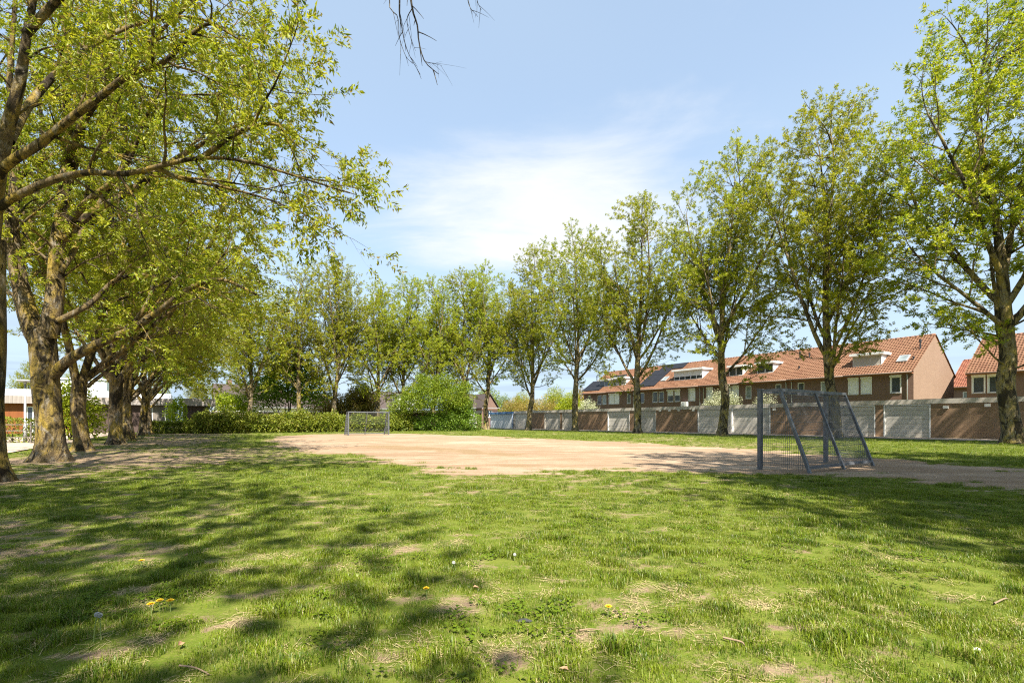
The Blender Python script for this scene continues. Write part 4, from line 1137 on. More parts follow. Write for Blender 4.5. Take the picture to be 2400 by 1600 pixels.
def pipe(parent, x, y, z0, z1, name='downpipe', r=0.045, mat='zinc'):
    MB().tube([(x, y, z0), (x, y, z1 - .35), (x, y - .12, z1 - .05)], r, 8).build(name, M[mat], parent, True)
TILE_CACHE = {}
def tile_field(W, L, mat, pitch=0.345, wid=0.235):
    """pantiles on a slope: x across, y up the slope (0..L), z out of it; every tile a piece of its own"""
    key = (round(W, 2), round(L, 2), mat)
    if key in TILE_CACHE: return TILE_CACHE[key]
    nr = int(math.ceil(L / pitch)); nc = int(round(W / wid)); wd = W / nc; rng = np.random.RandomState(7)
    prof = [(0.0, 0.030), (0.20, 0.002), (0.48, 0.0), (0.72, 0.028), (0.90, 0.048), (1.06, 0.034)]
    Vv, Qq = [], []
    for r in range(nr):
        y0 = r * pitch - 0.03; y1 = min((r + 1) * pitch + 0.04, L)
        for c in range(nc):
            jx, jz = rng.normal(0, .004), rng.normal(0, .003)
            b = len(Vv)
            for (yy, lift) in ((y0, 0.048), (y1, 0.004)):
                for fx, h in prof: Vv.append((-W / 2 + (c + fx) * wd + jx, yy, h + lift + jz))
            for fx, h in prof: Vv.append((-W / 2 + (c + fx) * wd + jx, y0 + .004, h + 0.014 + jz))
            m = len(prof)
            for k in range(m - 1):
                Qq.append((b + k, b + k + 1, b + m + k + 1, b + m + k))
                Qq.append((b + 2 * m + k, b + 2 * m + k + 1, b + k + 1, b + k))
    me = np_mesh('roof_tiles', Vv, Qq, mat=M[mat]); TILE_CACHE[key] = me
    return me

# ------------------------------------------------------------------ terrace behind the garages
def make_house(s0, s1, vf, eave, ridge, half, wins, label, tiles='tiles_orange', gable_right=False, gable_left=False, rear_wall=True, group='terraced houses behind the garages', wall='brick_brown', name='terraced_house'):
    """local frame: x along the row (0..W), y away, origin at the left front foot"""
    W = s1 - s0; k = (ridge - eave) / half
    c = -D * s0 + N * vf
    e = tag(empty(name, (c[0], c[1], 0), ROT_S), label, 'house', group)
    oh = 0.38; depth = 2 * half - 2 * oh
    holes = [(a, b, z0, z1) for a, b, z0, z1, kd in wins]
    mb = MB(); wall_holes(mb, 0.002, W - 0.002, 0, eave + 0.12, 0, holes)
    mb.build('front_wall', M[wall], e)
    top = eave + oh * k
    prof = [(0.01, 0), (depth, 0), (depth, top - .08), (half - oh, ridge - .10), (0.01, top - .08)]
    if gable_right: MB().prism(prof, 0, W - 0.24, W).build('gable_wall', M['brick_gable'], e)
    else: MB().prism(prof, 0, W - 0.12, W - .003).build('party_wall', M[wall], e)
    if gable_left: MB().prism(prof, 0, 0, 0.24).build('gable_wall', M['brick_gable'], e)
    else: MB().prism(prof, 0, 0.003, 0.12).build('party_wall', M[wall], e)
    MB().box(0.25, W - .25, depth - .2, depth - .003, 0, eave).build('rear_wall', M[wall], e)
    for a, b, z0, z1, kd in wins: window(e, a, b, z0, z1, 0, kd)
    # roof: boarding, tiles, ridge, gutter
    L = math.hypot(half, ridge - eave); ang = math.atan2(ridge - eave, half)
    rf = MB().prism([(-oh, eave - .10), (half - oh, ridge - .10), (2 * half - oh, eave - .10), (2 * half - oh, eave - .02), (half - oh, ridge - .02), (-oh, eave - .02)], 0, 0.004, W - .004).build('roof', M['rust_wood'], e)
    me_t = tile_field(W - 0.01 if not (gable_right or gable_left) else W + 0.10, L, tiles)
    for side in (0, 1):
        o = mesh_obj('roof_tiles', me_t, rf); o['kind'] = 'stuff'
        ox = 0.05 * (1 if gable_right else -1 if gable_left else 0)
        if side == 0:
            o.location = (W / 2 + ox, -oh, eave); o.rotation_euler = (ang, 0, 0)
        else:
            o.location = (W / 2 + ox, 2 * half - oh, eave); o.rotation_euler = (ang, 0, math.pi)
    mb = MB(); n = int(W / 0.38)
    for q in range(n):
        a = W * q / n; b = W * (q + 1) / n + .03
        mb.tube([(a, half - oh, ridge + .0), (b, half - oh, ridge + .012)], [0.125, 0.11], 8)
    o = mb.build('ridge_tiles', M[tiles], rf, True); o['kind'] = 'stuff'
    MB().tube([(0.0, -oh - .07, eave - .03), (W - .0, -oh - .07, eave - .03)], 0.065, 8).build('gutter', M['gutter_brown'], rf, True)
    MB().box(0.0, W, -oh, -.003, eave - .16, eave - .105).build('soffit', M['rust_wood'], rf)
    return e
VF = 55.9; EAVE, RIDGE, HALF = 5.78, 9.75, 6.0
KR = (RIDGE - EAVE) / HALF
OH = 0.38
def roof_at(px, py, vf=VF, eave=EAVE, k=KR):
    a, b = ray(px, py); c = N[0] * a + N[1]; ve = vf - OH
    Y = (eave - CAM_H - ve * k) / (b - c * k)
    return -(D[0] * a + D[1]) * Y, c * Y, CAM_H + b * Y
S_END = s_at(2141, VF); HW = 5.65
# (px0, px1, kind)
WPX = [(1989, 2011, 'shut'), (2019, 2042, 'shut'), (2087.5, 2111, 'boxed'), (1923, 1941, 'curtain'), (1869, 1885, 'dark'), (1817, 1831, 'dark'), (1747, 1761, 'curtain'),
       (1716, 1731, 'shut'), (1699, 1712, 'shut'), (1657, 1670, 'shut'), (1615.5, 1629, 'shut'), (1580.5, 1594, 'half'), (1564, 1578, 'half'), (1543.5, 1556, 'dark'), (1529, 1541, 'dark'),
       (1500, 1510, 'dark'), (1469, 1478, 'dark'), (1440, 1451, 'shut'), (1427.5, 1439, 'shut'), (1411.5, 1421, 'curtain'), (1400, 1409.5, 'dark'), (1377, 1384, 'dark')]
HOUSE = []
HL = ['end terrace house with pale brick gable and white boxed dormer', 'terraced house with plain tiled roof and vent pipes, second from the brick gable', 'terraced house with two pane dormer, third from the brick gable',
      'terraced house with small dormer behind a tree, fourth from the brick gable', 'terraced house with the long shuttered dormer', 'terraced house with black solar panels and roof window over dark balcony windows',
      'terraced house seventh from the brick gable, pair of white shutters upstairs', 'far end house of the terrace with small dormer and low solar panels']
for h in range(8):
    s1 = S_END - h * HW; s0 = s1 - HW
    wins = []
    for a, b, kd in WPX:
        sa, sb = s_at(a, VF), s_at(b, VF)
        if s0 <= (sa + sb) / 2 < s1:
            sa = max(sa, s0 + .15); sb = min(sb, s1 - .15)
            small = sb - sa < 0.75 and kd == 'dark'
            wins.append((sa - s0, sb - s0, 3.87 if not small else 4.2, 5.40, kd))
    e = make_house(s0, s1, VF, EAVE, RIDGE, HALF, wins, HL[h], gable_right=(h == 0), gable_left=(h == 7))
    HOUSE.append((e, s0, s1))
def house_of(s):
    for e, a, b in HOUSE:
        if a <= s <= b: return e, a
    return HOUSE[-1][0], HOUSE[-1][1]
for px in (2126, 1952, 1842, 1855, 1648.5, 1640, 1613, 1485):
    s = s_at(px, VF - .1); e, a = house_of(s); pipe(e, s - a, -.075, 0.0, EAVE - .12)
def dormer(px0, px1, pyb, hgt, kind):
    """flat-roofed dormer whose front stands on the roof at row pyb"""
    s, v, z = roof_at((px0 + px1) / 2, pyb)
    sa, sb = s_at(px0, v), s_at(px1, v)
    e, a = house_of((sa + sb) / 2); x0, x1 = sa - a, sb - a; y = v - VF; z1 = z + hgt
    yb = (z1 - EAVE) / KR - OH                          # where the flat roof meets the slope
    y_b2 = min(yb, HALF - OH - .1)
    d = MB().add([(x0, y, z - .1), (x0, y, z1), (x0, y_b2, z1), (x1, y, z - .1), (x1, y, z1), (x1, y_b2, z1)],
                 [(0, 1, 2), (3, 5, 4)]).build('dormer', M['white_paint'], e)
    mb = MB(); fw = .07
    mb.box(x0, x1, y - .02, y + .06, z - .1, z + .10).box(x0, x1, y - .02, y + .06, z1 - .08, z1)
    npn = {'blind': 1, 'two': 2, 'long': 5}[kind]
    for q in range(npn + 1):
        xx = x0 + (x1 - x0) * q / npn
        mb.box(max(x0, xx - fw / 2), min(x1, xx + fw / 2), y - .02, y + .06, z + .1, z1 - .08)
    mb.build('window_frame', M['white_paint'], d)
    for q in range(npn):
        a0 = x0 + (x1 - x0) * q / npn + fw / 2; a1 = x0 + (x1 - x0) * (q + 1) / npn - fw / 2
        zt = z1 - .08
        if kind == 'blind' or kind == 'long':
            zb = z + .1 if kind == 'blind' else z + .1 + (z1 - z - .18) * 0.38
            m2_ = MB(); nn = 12
            for w in range(nn): m2_.box(a0, a1, y + .0, y + .015, zb + (zt - zb) * w / nn, zb + (zt - zb) * (w + .88) / nn)
            m2_.build('shutter', M['door_grey'] if kind == 'blind' else M['shutter_white'], d)
        MB().box(a0, a1, y + .03, y + .04, z + .1, zt).build('pane', M['glass'], d)
    MB().box(x0 - .22, x1 + .22, y - .30, y_b2 + .12, z1 + .002, z1 + .24).build('dormer_roof', M['white_paint'], d)
dormer(1999, 2066, 858, 1.10, 'blind')
dormer(1775, 1812, 874.5, 1.15, 'two')
dormer(1710, 1741, 881, 1.12, 'two')
dormer(1580, 1646, 890, 1.30, 'long')
dormer(1437, 1465, 903, 1.10, 'blind')
dormer(1406, 1430, 906, 1.0, 'two')
def on_roof(e, a, s, v, w, l, t_, lift=0.07):
    """box lying on the front slope centred at (s, v): corners in the house frame"""
    ang = math.atan(KR); y = v - VF; z = EAVE + (y + OH) * KR
    up = np.array([0, math.cos(ang), math.sin(ang)]); nr = np.array([0, -math.sin(ang), math.cos(ang)]); ex = np.array([1.0, 0, 0])
    c = np.array([s - a, y, z]) + nr * lift
    pts = []
    for q in (0, t_):
        for sx, sy in ((-1, -1), (1, -1), (1, 1), (-1, 1)): pts.append(c + ex * sx * w / 2 + up * sy * l / 2 + nr * q)
    return pts
BOXF = [(0, 3, 2, 1), (4, 5, 6, 7), (0, 1, 5, 4), (1, 2, 6, 5), (2, 3, 7, 6), (3, 0, 4, 7)]
def skylight(px, py, w=0.85, l=1.2):
    s, v, z = roof_at(px, py); e, a = house_of(s)
    f = MB().add(on_roof(e, a, s, v, w, l, 0.10), BOXF).build('roof_window', M['zinc'], e)
    MB().add(on_roof(e, a, s, v, w - .16, l - .18, 0.012, 0.175), BOXF).build('pane', M['glass_curtain'], f)
skylight(2118, 842); skylight(1559, 889); skylight(1952, 850, .6, .7)
def vent(px, py, h, r=0.07):
    s, v, z = roof_at(px, py); e, a = house_of(s); y = v - VF
    MB().tube([(s - a, y, z - .1), (s - a, y, z + h * .7), (s - a, y, z + h * .72), (s - a, y, z + h)], [r, r, r * 1.5, r * 1.5], 10).build('vent_pipe', M['dark_plastic'], e)
for px, py, h in ((1875, 842, .9), (1897, 838, .55), (1873, 865, .35), (2157, 818, .95), (2141, 843, .35), (1399, 890, .7), (1524, 876, .3)): vent(px, py, h)
def solar(px, py, nxp, nyp, w=1.05, l=1.6):
    s, v, z = roof_at(px, py)
    ang = math.atan(KR)
    for i in range(nxp):
        for j in range(nyp):
            sc_ = s + (i - (nxp - 1) / 2) * (w + .03); vc = v + (j - (nyp - 1) / 2) * (l + .03) * math.cos(ang)
            e, a = house_of(sc_)
            MB().add(on_roof(e, a, sc_, vc, w, l, 0.04, 0.12), BOXF).build('solar_panel', M['solar'], e)
solar(1398, 905, 4, 2); solar(1448, 886, 3, 1); solar(1535, 887, 3, 3); solar(1580, 860, 4, 1)
# air conditioner and the white patterned balcony
e, a = house_of(s_at(1607, VF)); s = s_at(1607, VF)
ac = MB().box(s - a - .45, s - a + .45, -.42, -.06, 3.15, 3.80).build('air_conditioner', M['lamp_white'], e)
MB().tube([(s - a - .1, -.425, 3.47), (s - a - .1, -.44, 3.47)], .24, 16).build('fan_grille', M['zinc'], ac)
# second terrace, set back on the right
VF2 = 62.6; S2 = s_at(2266, VF2)
for h in range(3):
    s0 = S2 + h * 6.0; s1 = s0 + 6.0
    W2 = [(2279, 2308), (2316, 2345)] if h == 0 else [(2398, 2420)] if h == 1 else []
    wins = [(s_at(p0, VF2) - s0, s_at(p1, VF2) - s0, 3.85, 5.42, 'boxed') for p0, p1 in W2]
    wins = [w for w in wins if 0.1 < w[0] and w[1] < 5.9]
    make_house(s0, s1, VF2, 5.75, 9.75, 6.0, wins, ['brick house set back at the right with two dark boxed windows', 'set back brick house partly hidden by the right edge tree', 'set back brick house at the far right outside the picture'][h], gable_left=(h == 0))
# house glimpsed in the gap, orange roof and white dormer cheek
VF3 = 84.0
s0 = s_at(2228, VF3)
e3 = make_house(s0, s0 + 7, VF3, 5.6, 9.6, 6.0, [(1.2, 2.2, 3.4, 5.0, 'curtain'), (2.5, 3.5, 3.4, 5.0, 'curtain')], 'orange roofed house glimpsed in the gap between the two terraces', tiles='tiles_far', gable_left=True)
MB().prism([(1.2, 7.0), (1.2, 8.2), (3.3, 8.2)], 0, 2.0, 3.2).build('dormer', M['white_paint'], e3)

# ------------------------------------------------------------------ garages
VG = 43.7; GH = 2.77
GL = 'garages in the long flat roofed row'
def garage_door(e, x0, x1, kind, style):
    """recessed up-and-over door with panels, in a frame"""
    y = 0.13; fr = MB(); fw = .07
    fr.box(x0, x0 + fw, 0.0 - .012, y, 0, 2.40).box(x1 - fw, x1, -.012, y, 0, 2.40).box(x0 + fw, x1 - fw, -.012, y, 2.33, 2.40)
    f = fr.build('door_frame', M['white_paint' if style != 'plain' else 'door_grey'], e)
    mat = M['door_white' if kind == 'w' else 'door_grey']
    a, b = x0 + fw, x1 - fw
    if style == 'panel':
        n = 7
        for k in range(n):
            z0 = 0.02 + 2.30 * k / n; z1 = 0.02 + 2.30 * (k + 1) / n - .012
            MB().box(a, b, y - .02, y + .03, z0, z1).build('door_panel', mat, f)
    elif style == 'wide':
        for k in range(4):
            z0 = 0.02 + 2.30 * k / 4; z1 = 0.02 + 2.30 * (k + 1) / 4 - .016
            MB().box(a, b, y - .02, y + .03, z0, z1).build('door_panel', mat, f)
    else:
        MB().box(a, b, y - .02, y + .03, 0.02, 2.32).build('door_leaf', mat, f)
        MB().tube([((a + b) / 2, y - .02, 1.0), ((a + b) / 2, y - .07, 1.0)], .03, 8).build('door_handle', M['dark_plastic'], f)
    return f
def garage(px_list, label, idx):
    """px_list: sequence of (px0, px1, what) from left to right in the photograph"""
    s0 = s_at(px_list[0][0], VG); s1 = s_at(px_list[-1][1], VG); W = s1 - s0
    c = -D * s0 + N * VG
    e = tag(empty('garage', (c[0], c[1], 0), ROT_S), label, 'garage', GL)
    holes = []; doors = []
    for p0, p1, what in px_list:
        x0, x1 = s_at(p0, VG) - s0, s_at(p1, VG) - s0
        if what.startswith('d'):
            holes.append((max(x0, .02), min(x1, W - .02), 0, 2.40)); doors.append((max(x0, .02), min(x1, W - .02), what[1], what[2:]))
    mb = MB(); wall_holes(mb, 0.002, W - .002, 0, 2.42, 0, holes, 0.13); mb.build('wall', M['brick_garage'], e)
    for x0, x1, kd, st in doors: garage_door(e, x0, x1, kd, st)
    MB().box(.01, .12, .14, 5.9, 0, 2.42).build('side_wall', M['brick_garage'], e)
    MB().box(W - .12, W - .01, .14, 5.9, 0, 2.42).build('side_wall', M['brick_garage'], e)
    MB().box(.13, W - .13, 5.8, 5.9, 0, 2.42).build('rear_wall', M['brick_garage'], e)
    MB().box(.003, W - .003, -.07, 6.0, 2.423, GH - .02).build('fascia', M['fascia_grey'], e)
    MB().box(.003, W - .003, -.03, 5.97, GH - .018, GH).build('roof', M['roof_felt'], e)
    return e, s0
def bulkhead(e, x, z=2.25):
    MB().box(x - .14, x + .14, -.10, -.003, z - .1, z + .1).build('wall_lamp', M['lamp_white'], e)
e, s0 = garage([(2386, 2420, 'wall'), (2420, 2560, 'dwpanel'), (2560, 2650, 'wall')], 'garage at the right edge behind the tree, reddish wall', 0)
e, s0 = garage([(2182, 2386, 'wall')], 'long blank brown brick garage wall with two small lamps', 1)
bulkhead(e, s_at(2217, VG) - s0, 2.16); bulkhead(e, s_at(2315, VG) - s0, 2.24)
e, s0 = garage([(2052, 2071, 'wall'), (2071, 2182, 'dwpanel')], 'garage with wide white panelled door left of the blank brick wall', 2)
e, s0 = garage([(1965, 2052, 'dwpanel')], 'garage with white panelled door seen through the near goal', 3)
e, s0 = garage([(1806, 1965, 'wall')], 'brown brick garage wall behind the near goal mesh', 4)
bulkhead(e, s_at(1810, VG) - s0 + .2, 2.25)
e, s0 = garage([(1715, 1806, 'dwwide')], 'garage with white door directly behind the near goal post', 5)
e, s0 = garage([(1635, 1715, 'dwwide')], 'garage with white door behind the trunk left of the near goal', 6)
e, s0 = garage([(1538, 1635, 'wall')], 'brown brick garage wall third from the left end', 7)
for px in (1548, 1570, 1592, 1626): bulkhead(e, s_at(px, VG) - s0, 2.34)
e, s0 = garage([(1476, 1486, 'wall'), (1486, 1538, 'dgplain')], 'garage with plain grey door right of the fourth tree', 8)
e, s0 = garage([(1424, 1476, 'dwwide')], 'garage with pale door just left of the fourth tree', 9)
e, s0 = garage([(1352, 1424, 'wall')], 'brown brick garage wall right of the fifth tree', 10)
e, s0 = garage([(1313, 1318, 'wall'), (1318, 1352, 'dgplain')], 'garage with plain pale door behind the fifth tree', 11)
e, s0 = garage([(1276, 1313, 'dgplain')], 'garage with grey door left of the fifth tree', 12)
e, s0 = garage([(1244, 1276, 'wall')], 'short brick garage wall right of the sixth tree', 13)
e, s0 = garage([(1205, 1244, 'dwplain')], 'garage with bright white door by the blue shed', 14)
# the blue shed at the left end of the row
s1 = s_at(1202, VG); s0 = s_at(1097, VG + 4)
s0f = s_at(1150, VG); W = s1 - s0f - .05; c = -D * s0f + N * VG
e = tag(empty('blue_shed', (c[0], c[1], 0), ROT_S), 'small shed with white wall and blue flat roof edge at the garage row end', 'shed')
MB().box(0, W, 0, 5.6, 0, 2.35).build('wall', M['white_old_paint'], e)
MB().box(-.25, W + .02, -.22, 5.9, 2.353, 2.72).build('roof', M['blue_paint'], e)
MB().box(W - .16, W - .02, -.03, -.003, 0, 2.33).build('corner_board', M['blue_paint'], e)
MB().box(.0, .09, -.03, -.003, 0, 2.33).build('corner_board', M['blue_paint'], e)

# ------------------------------------------------------------------ timber pavilion on the left
UP = 64.0
def uz(px, py): return zu_at(px, py, UP)
vL, vR = v_at(-90, UP), v_at(404, UP)
c = UV(UP, vL); WP = vR - vL
e = tag(empty('pavilion', (c[0], c[1], 0), ROT_V), 'low flat roofed pavilion with grey timber fascia and orange timber wall', 'building')
def X(px): return v_at(px, UP) - vL
wl_ = [(X(62), X(92), 0.1, 2.6), (X(343), X(358), 0.9, 2.6), (X(386), X(403), 0.9, 2.6)]
mb = MB(); wall_holes(mb, X(-90) + .01, X(185), 0, 2.85, 0, wl_[:1]); mb.build('wall', M['boards_orange'], e)
mb = MB(); wall_holes(mb, X(185), X(341), 0, 2.85, 0, []); mb.build('wall', M['brick_dark'], e)
mb = MB(); wall_holes(mb, X(341), WP, 0, 2.85, 0, wl_[1:]); mb.build('wall', M['boards_weathered'], e)
for w in wl_: window(e, w[0], w[1], w[2], w[3], 0, 'dark', split=(w is wl_[0]))
MB().box(.1, WP, .2, 14, 0, 2.84).build('core', M['brick_dark'], e)
fas = MB().box(-.1, WP + .1, -.55, 14.2, 2.88, 2.90).build('fascia', M['boards_weathered'], e)
nb = int((WP + .2) / 0.29); me_b = None
for k in range(nb):
    x = -.1 + (WP + .2) * k / nb
    if me_b is None:
        me_b = MB().box(0.004, (WP + .2) / nb - .010, -.57, -.50, 2.86, 3.58).mesh('fascia_board', M['boards_grey'])
    o = mesh_obj('fascia_board', me_b, fas); o.location = (x, rs.uniform(-.008, .008), 0)
MB().box(-.1, WP + .1, -.49, 14.2, 3.45, 3.56).build('roof', M['roof_felt'], e)
for p0, p1, py in ((-40, 76, 911), (228, 345, 918), (356, 398, 923)):
    MB().box(X(p0), X(p1), 4, 10, 3.562, uz((p0 + p1) / 2, py) * 1.05).build('roof_light', M['white_cladding'], e)
# porch at its right end
c2 = UV(62.6, v_at(420, 62.6)); W3 = v_at(505, 62.6) - v_at(420, 62.6)
ep = tag(empty('porch', (c2[0], c2[1], 0), ROT_V), 'porch with grey timber fascia over dark brick at the pavilion end', 'porch')
MB().box(.3, W3 - .6, .5, 4, 0, 2.85).build('wall', M['brick_dark'], ep)
fas = MB().box(0, W3, 0.05, 4.2, 2.86, 3.50).build('roof', M['boards_weathered'], ep)
nb = int(W3 / 0.29)
for k in range(nb):
    MB().box(W3 * k / nb + .004, W3 * (k + 1) / nb - .006, -.03, .047, 2.84, 3.62).build('fascia_board', M['boards_grey'], fas)
MB().tube([(W3 - .35, .3, 0), (W3 - .35, .3, 2.855)], .06, 8).build('post', M['zinc'], ep)
# white hall behind the pavilion
c = UV(84, v_at(136, 84)); Wh = v_at(250, 84) - v_at(136, 84)
zt = zu_at(165, 889, 84)
e = tag(empty('white_hall', (c[0], c[1], 0), ROT_V), 'white clad hall rising behind the timber pavilion', 'building')
MB().box(0, Wh, 0, 12, 0, zt).build('wall', M['white_cladding'], e)
for k in range(8): MB().box(0 - .02, Wh + .02, -.03, -.003, zt - .12 - k * .42, zt - .09 - k * .42).build('cladding_joint', M['zinc'], e)
MB().box(X(150) * 0 + Wh * .12, Wh * .62, -.05, -.003, zt - 2.4, zt - 2.1).build('window', M['glass'], e)
MB().box(-.15, Wh + .15, -.15, 12.1, zt + .003, zt + .2).build('roof', M['white_cladding'], e)

# street lamp, rail fence, low gate rails
p = ground_px(59, 1038)
e = tag(empty('street_lamp', p), 'slim grey street lamp with flat round head on the path at the left', 'street lamp')
hL = CAM_H + (HOR - 893) / F * p[1]
MB().tube([(0, 0, -.05), (0, 0, 1.0), (0, 0, 1.02), (0, 0, hL - .15)], [.085, .085, .06, .045], 12).build('post', M['galvanised_pale'], e, True)
hd = MB().tube([(0, 0, hL - .15), (0, 0, hL - .04)], [.07, .09], 12).build('lamp_neck', M['zinc'], e, True)
MB().tube([(0, 0, hL - .04), (0, 0, hL), (0, 0, hL + .05), (0, 0, hL + .09)], [.26, .36, .33, .12], 20).build('lamp_head', M['zinc'], e, True)
def rail_fence(u, v0, v1, h, rails, label, mat, posts=2.2, name='rail_fence'):
    c = UV(u, v0); e = tag(empty(name, c, ROT_V), label, 'fence'); L = v1 - v0; n = max(1, int(round(L / posts)))
    for k in range(n + 1): MB().box(L * k / n - .03, L * k / n + .03, -.03, .03, -.05, h).build('post', M[mat], e)
    for z in rails: MB().box(.031 - .03, L, -.055, -.032, z - .018, z + .018).build('rail', M[mat], e)
rail_fence(35.6, -17, v_at(72, 35.6), 1.15, (.35, .7, 1.02), 'thin brown rail fence before the low hedge at the far left', 'boards_weathered')
rail_fence(42.0, v_at(72, 42), v_at(190, 42), 1.05, (.45, .72, .98), 'grey metal railing between the lamp post and the bright shrub', 'galvanised_pale', 1.8)

# ------------------------------------------------------------------ houses far behind the hedge
def far_house(u, px0, px1, depth, eave, ridge, wall, roof, label, along=True, wins=3, chim=True):
    v0, v1 = v_at(px0, u), v_at(px1, u); W = v1 - v0; c = UV(u, v0)
    e = tag(empty('far_house', (c[0], c[1], 0), ROT_V), label, 'house', 'houses beyond the far hedge')
    holes = []
    n = wins
    for k in range(n):
        x = W * (k + .5) / n
        if eave > 3.2: holes += [(x - .55, x + .55, eave - 1.75, eave - .45)]
        else: holes += [(x - .6, x + .6, .9, 2.1)]
    mb = MB(); wall_holes(mb, 0, W, 0, eave, 0, holes); mb.box(0.01, W - .01, .12, depth, 0, eave - .01)
    mb.build('wall', M[wall], e)
    for h in holes: window(e, *h, 0, 'dark', split=True)
    if along:
        rf = MB().prism([(-.35, eave), (depth / 2, ridge), (depth + .35, eave), (depth + .35, eave + .12), (depth / 2, ridge + .14), (-.35, eave + .12)], 0, -.2, W + .2).build('roof', M[roof], e)
        MB().prism([(0.02, eave), (depth / 2, ridge - .02), (depth - .02, eave)], 0, 0.01, W - .01).build('gable', M[wall], e)
    else:
        rf = MB().prism([(-.3, eave - .1), (W / 2, ridge), (W + .3, eave - .1), (W + .3, eave + .04), (W / 2, ridge + .16), (-.3, eave + .04)], 1, -.3, depth).build('roof', M[roof], e)
        MB().prism([(0.0, eave - .01), (W / 2, ridge - .02), (W, eave - .01)], 1, 0.0, depth - .1).build('gable', M[wall], e)
    MB().box(-.2, W + .2, -.42, -.35, eave + .0, eave + .1).build('gutter', M['zinc'], rf)
    if chim: MB().box(W * .3, W * .3 + .6, depth / 2 - .3, depth / 2 + .3, ridge - .5, ridge + .8).build('chimney', M['brick_brown'], rf)
    return e
far_house(80, 505, 610, 9, 3.3, 6.6, 'white_render', 'slate_roof', 'white house with dark roof behind the yellow green shrub', wins=4)
far_house(82, 612, 775, 9, 3.2, 5.6, 'white_render', 'slate_roof', 'long low white house seen between the stems behind the hedge', wins=6)
far_house(84, 886, 930, 9, 3.3, 6.0, 'white_render', 'slate_roof', 'white house with dark roof behind the far goal', wins=3)
far_house(92, 897, 990, 9, 6.3, 7.0, 'white_render', 'slate_roof', 'taller white house behind the far goal tree', wins=5, chim=False)
far_house(80, 1090, 1128, 8, 3.6, 6.4, 'white_render', 'slate_roof', 'small white house left of the little brick gable', wins=2)
far_house(78, 1129, 1166, 9, 3.6, 6.2, 'brick_brown', 'slate_roof', 'small brick house with pointed gable above the blue shed', along=False, wins=1, chim=False)
# low garden wall behind the hedge
c = UV(72, v_at(470, 72)); Lw = v_at(1095, 72) - v_at(470, 72)
e = tag(empty('garden_wall', c, ROT_V), 'low pinkish garden wall behind the far hedge', 'wall')
MB().box(0, Lw, 0, .2, 0, 2.35).build('wall_face', M['pink_render'], e)
MB().box(-.05, Lw + .05, -.06, .26, 2.353, 2.45).build('coping', M['concrete'], e)
c = UV(65, v_at(940, 65)); Lw = v_at(1130, 65) - v_at(940, 65)
e = tag(empty('carport', c, ROT_V), 'low dark open carport with pale roof edge behind the bushes', 'carport')
MB().box(0, Lw, 0, 5, 2.42, 2.75).build('roof', M['fascia_grey'], e)
for k in range(5): MB().box(Lw * k / 4 - .06 + .1 * (k == 0) - .1 * (k == 4), Lw * k / 4 + .06 + .1 * (k == 0) - .1 * (k == 4), .2, .32, 0, 2.418).build('post', M['rust_wood'], e)
MB().box(0, Lw, 4.8, 4.9, 0, 2.418).build('rear_wall', M['brick_dark'], e)

# ------------------------------------------------------------------ grass (uncountable: instanced tufts)
def tuft_mesh(name, seed, nb, rad, hlo, hhi, w):
    rng = np.random.RandomState(seed); Vv = []; Qq = []; Tt = []
    for k in range(nb):
        r = rad * math.sqrt(rng.rand()); a = rng.uniform(0, 6.283); x, y = r * math.cos(a), r * math.sin(a)
        h = rng.uniform(hlo, hhi); b = rng.uniform(0, 6.283); lean = h * rng.uniform(0.15, 0.9)
        dx, dy = math.cos(b), math.sin(b); sx, sy = -dy * w / 2, dx * w / 2
        i = len(Vv)
        Vv += [(x - sx, y - sy, -.006), (x + sx, y + sy, -.006),
               (x + dx * lean * .3 - sx * .85, y + dy * lean * .3 - sy * .85, h * .6), (x + dx * lean * .3 + sx * .85, y + dy * lean * .3 + sy * .85, h * .6),
               (x + dx * lean, y + dy * lean, h * rng.uniform(.75, 1.0))]
        Qq.append((i, i + 1, i + 3, i + 2)); Tt.append((i + 2, i + 3, i + 4))
    return np_mesh(name, Vv, Qq, Tt, mat=M['grass_blade'])
protos = bpy.data.collections.new('grass_tufts')
for k, (nb, rad, lo, hi, w) in enumerate(((48, .075, .014, .042, .0027), (54, .080, .012, .034, .0026), (56, .055, .026, .064, .0028), (58, .090, .010, .028, .0027))):
    o = bpy.data.objects.new('tuft_%d' % k, tuft_mesh('tuft_%d' % k, 40 + k, nb, rad, lo, hi, w)); protos.objects.link(o)
def straw_mesh(seed):
    rng = np.random.RandomState(seed); Vv = []; Qq = []
    for k in range(26):
        x, y = rng.normal(0, .05, 2); a = rng.uniform(0, 6.283); L = rng.uniform(.02, .07); w = .0011
        dx, dy = math.cos(a) * L, math.sin(a) * L; sx, sy = -math.sin(a) * w, math.cos(a) * w; z0, z1 = rng.uniform(.002, .012, 2)
        i = len(Vv); Vv += [(x - sx, y - sy, z0), (x + sx, y + sy, z0), (x + dx + sx, y + dy + sy, z1), (x + dx - sx, y + dy - sy, z1)]; Qq.append((i, i + 1, i + 2, i + 3))
    return np_mesh('tuft_4', Vv, Qq, mat=M['straw'])
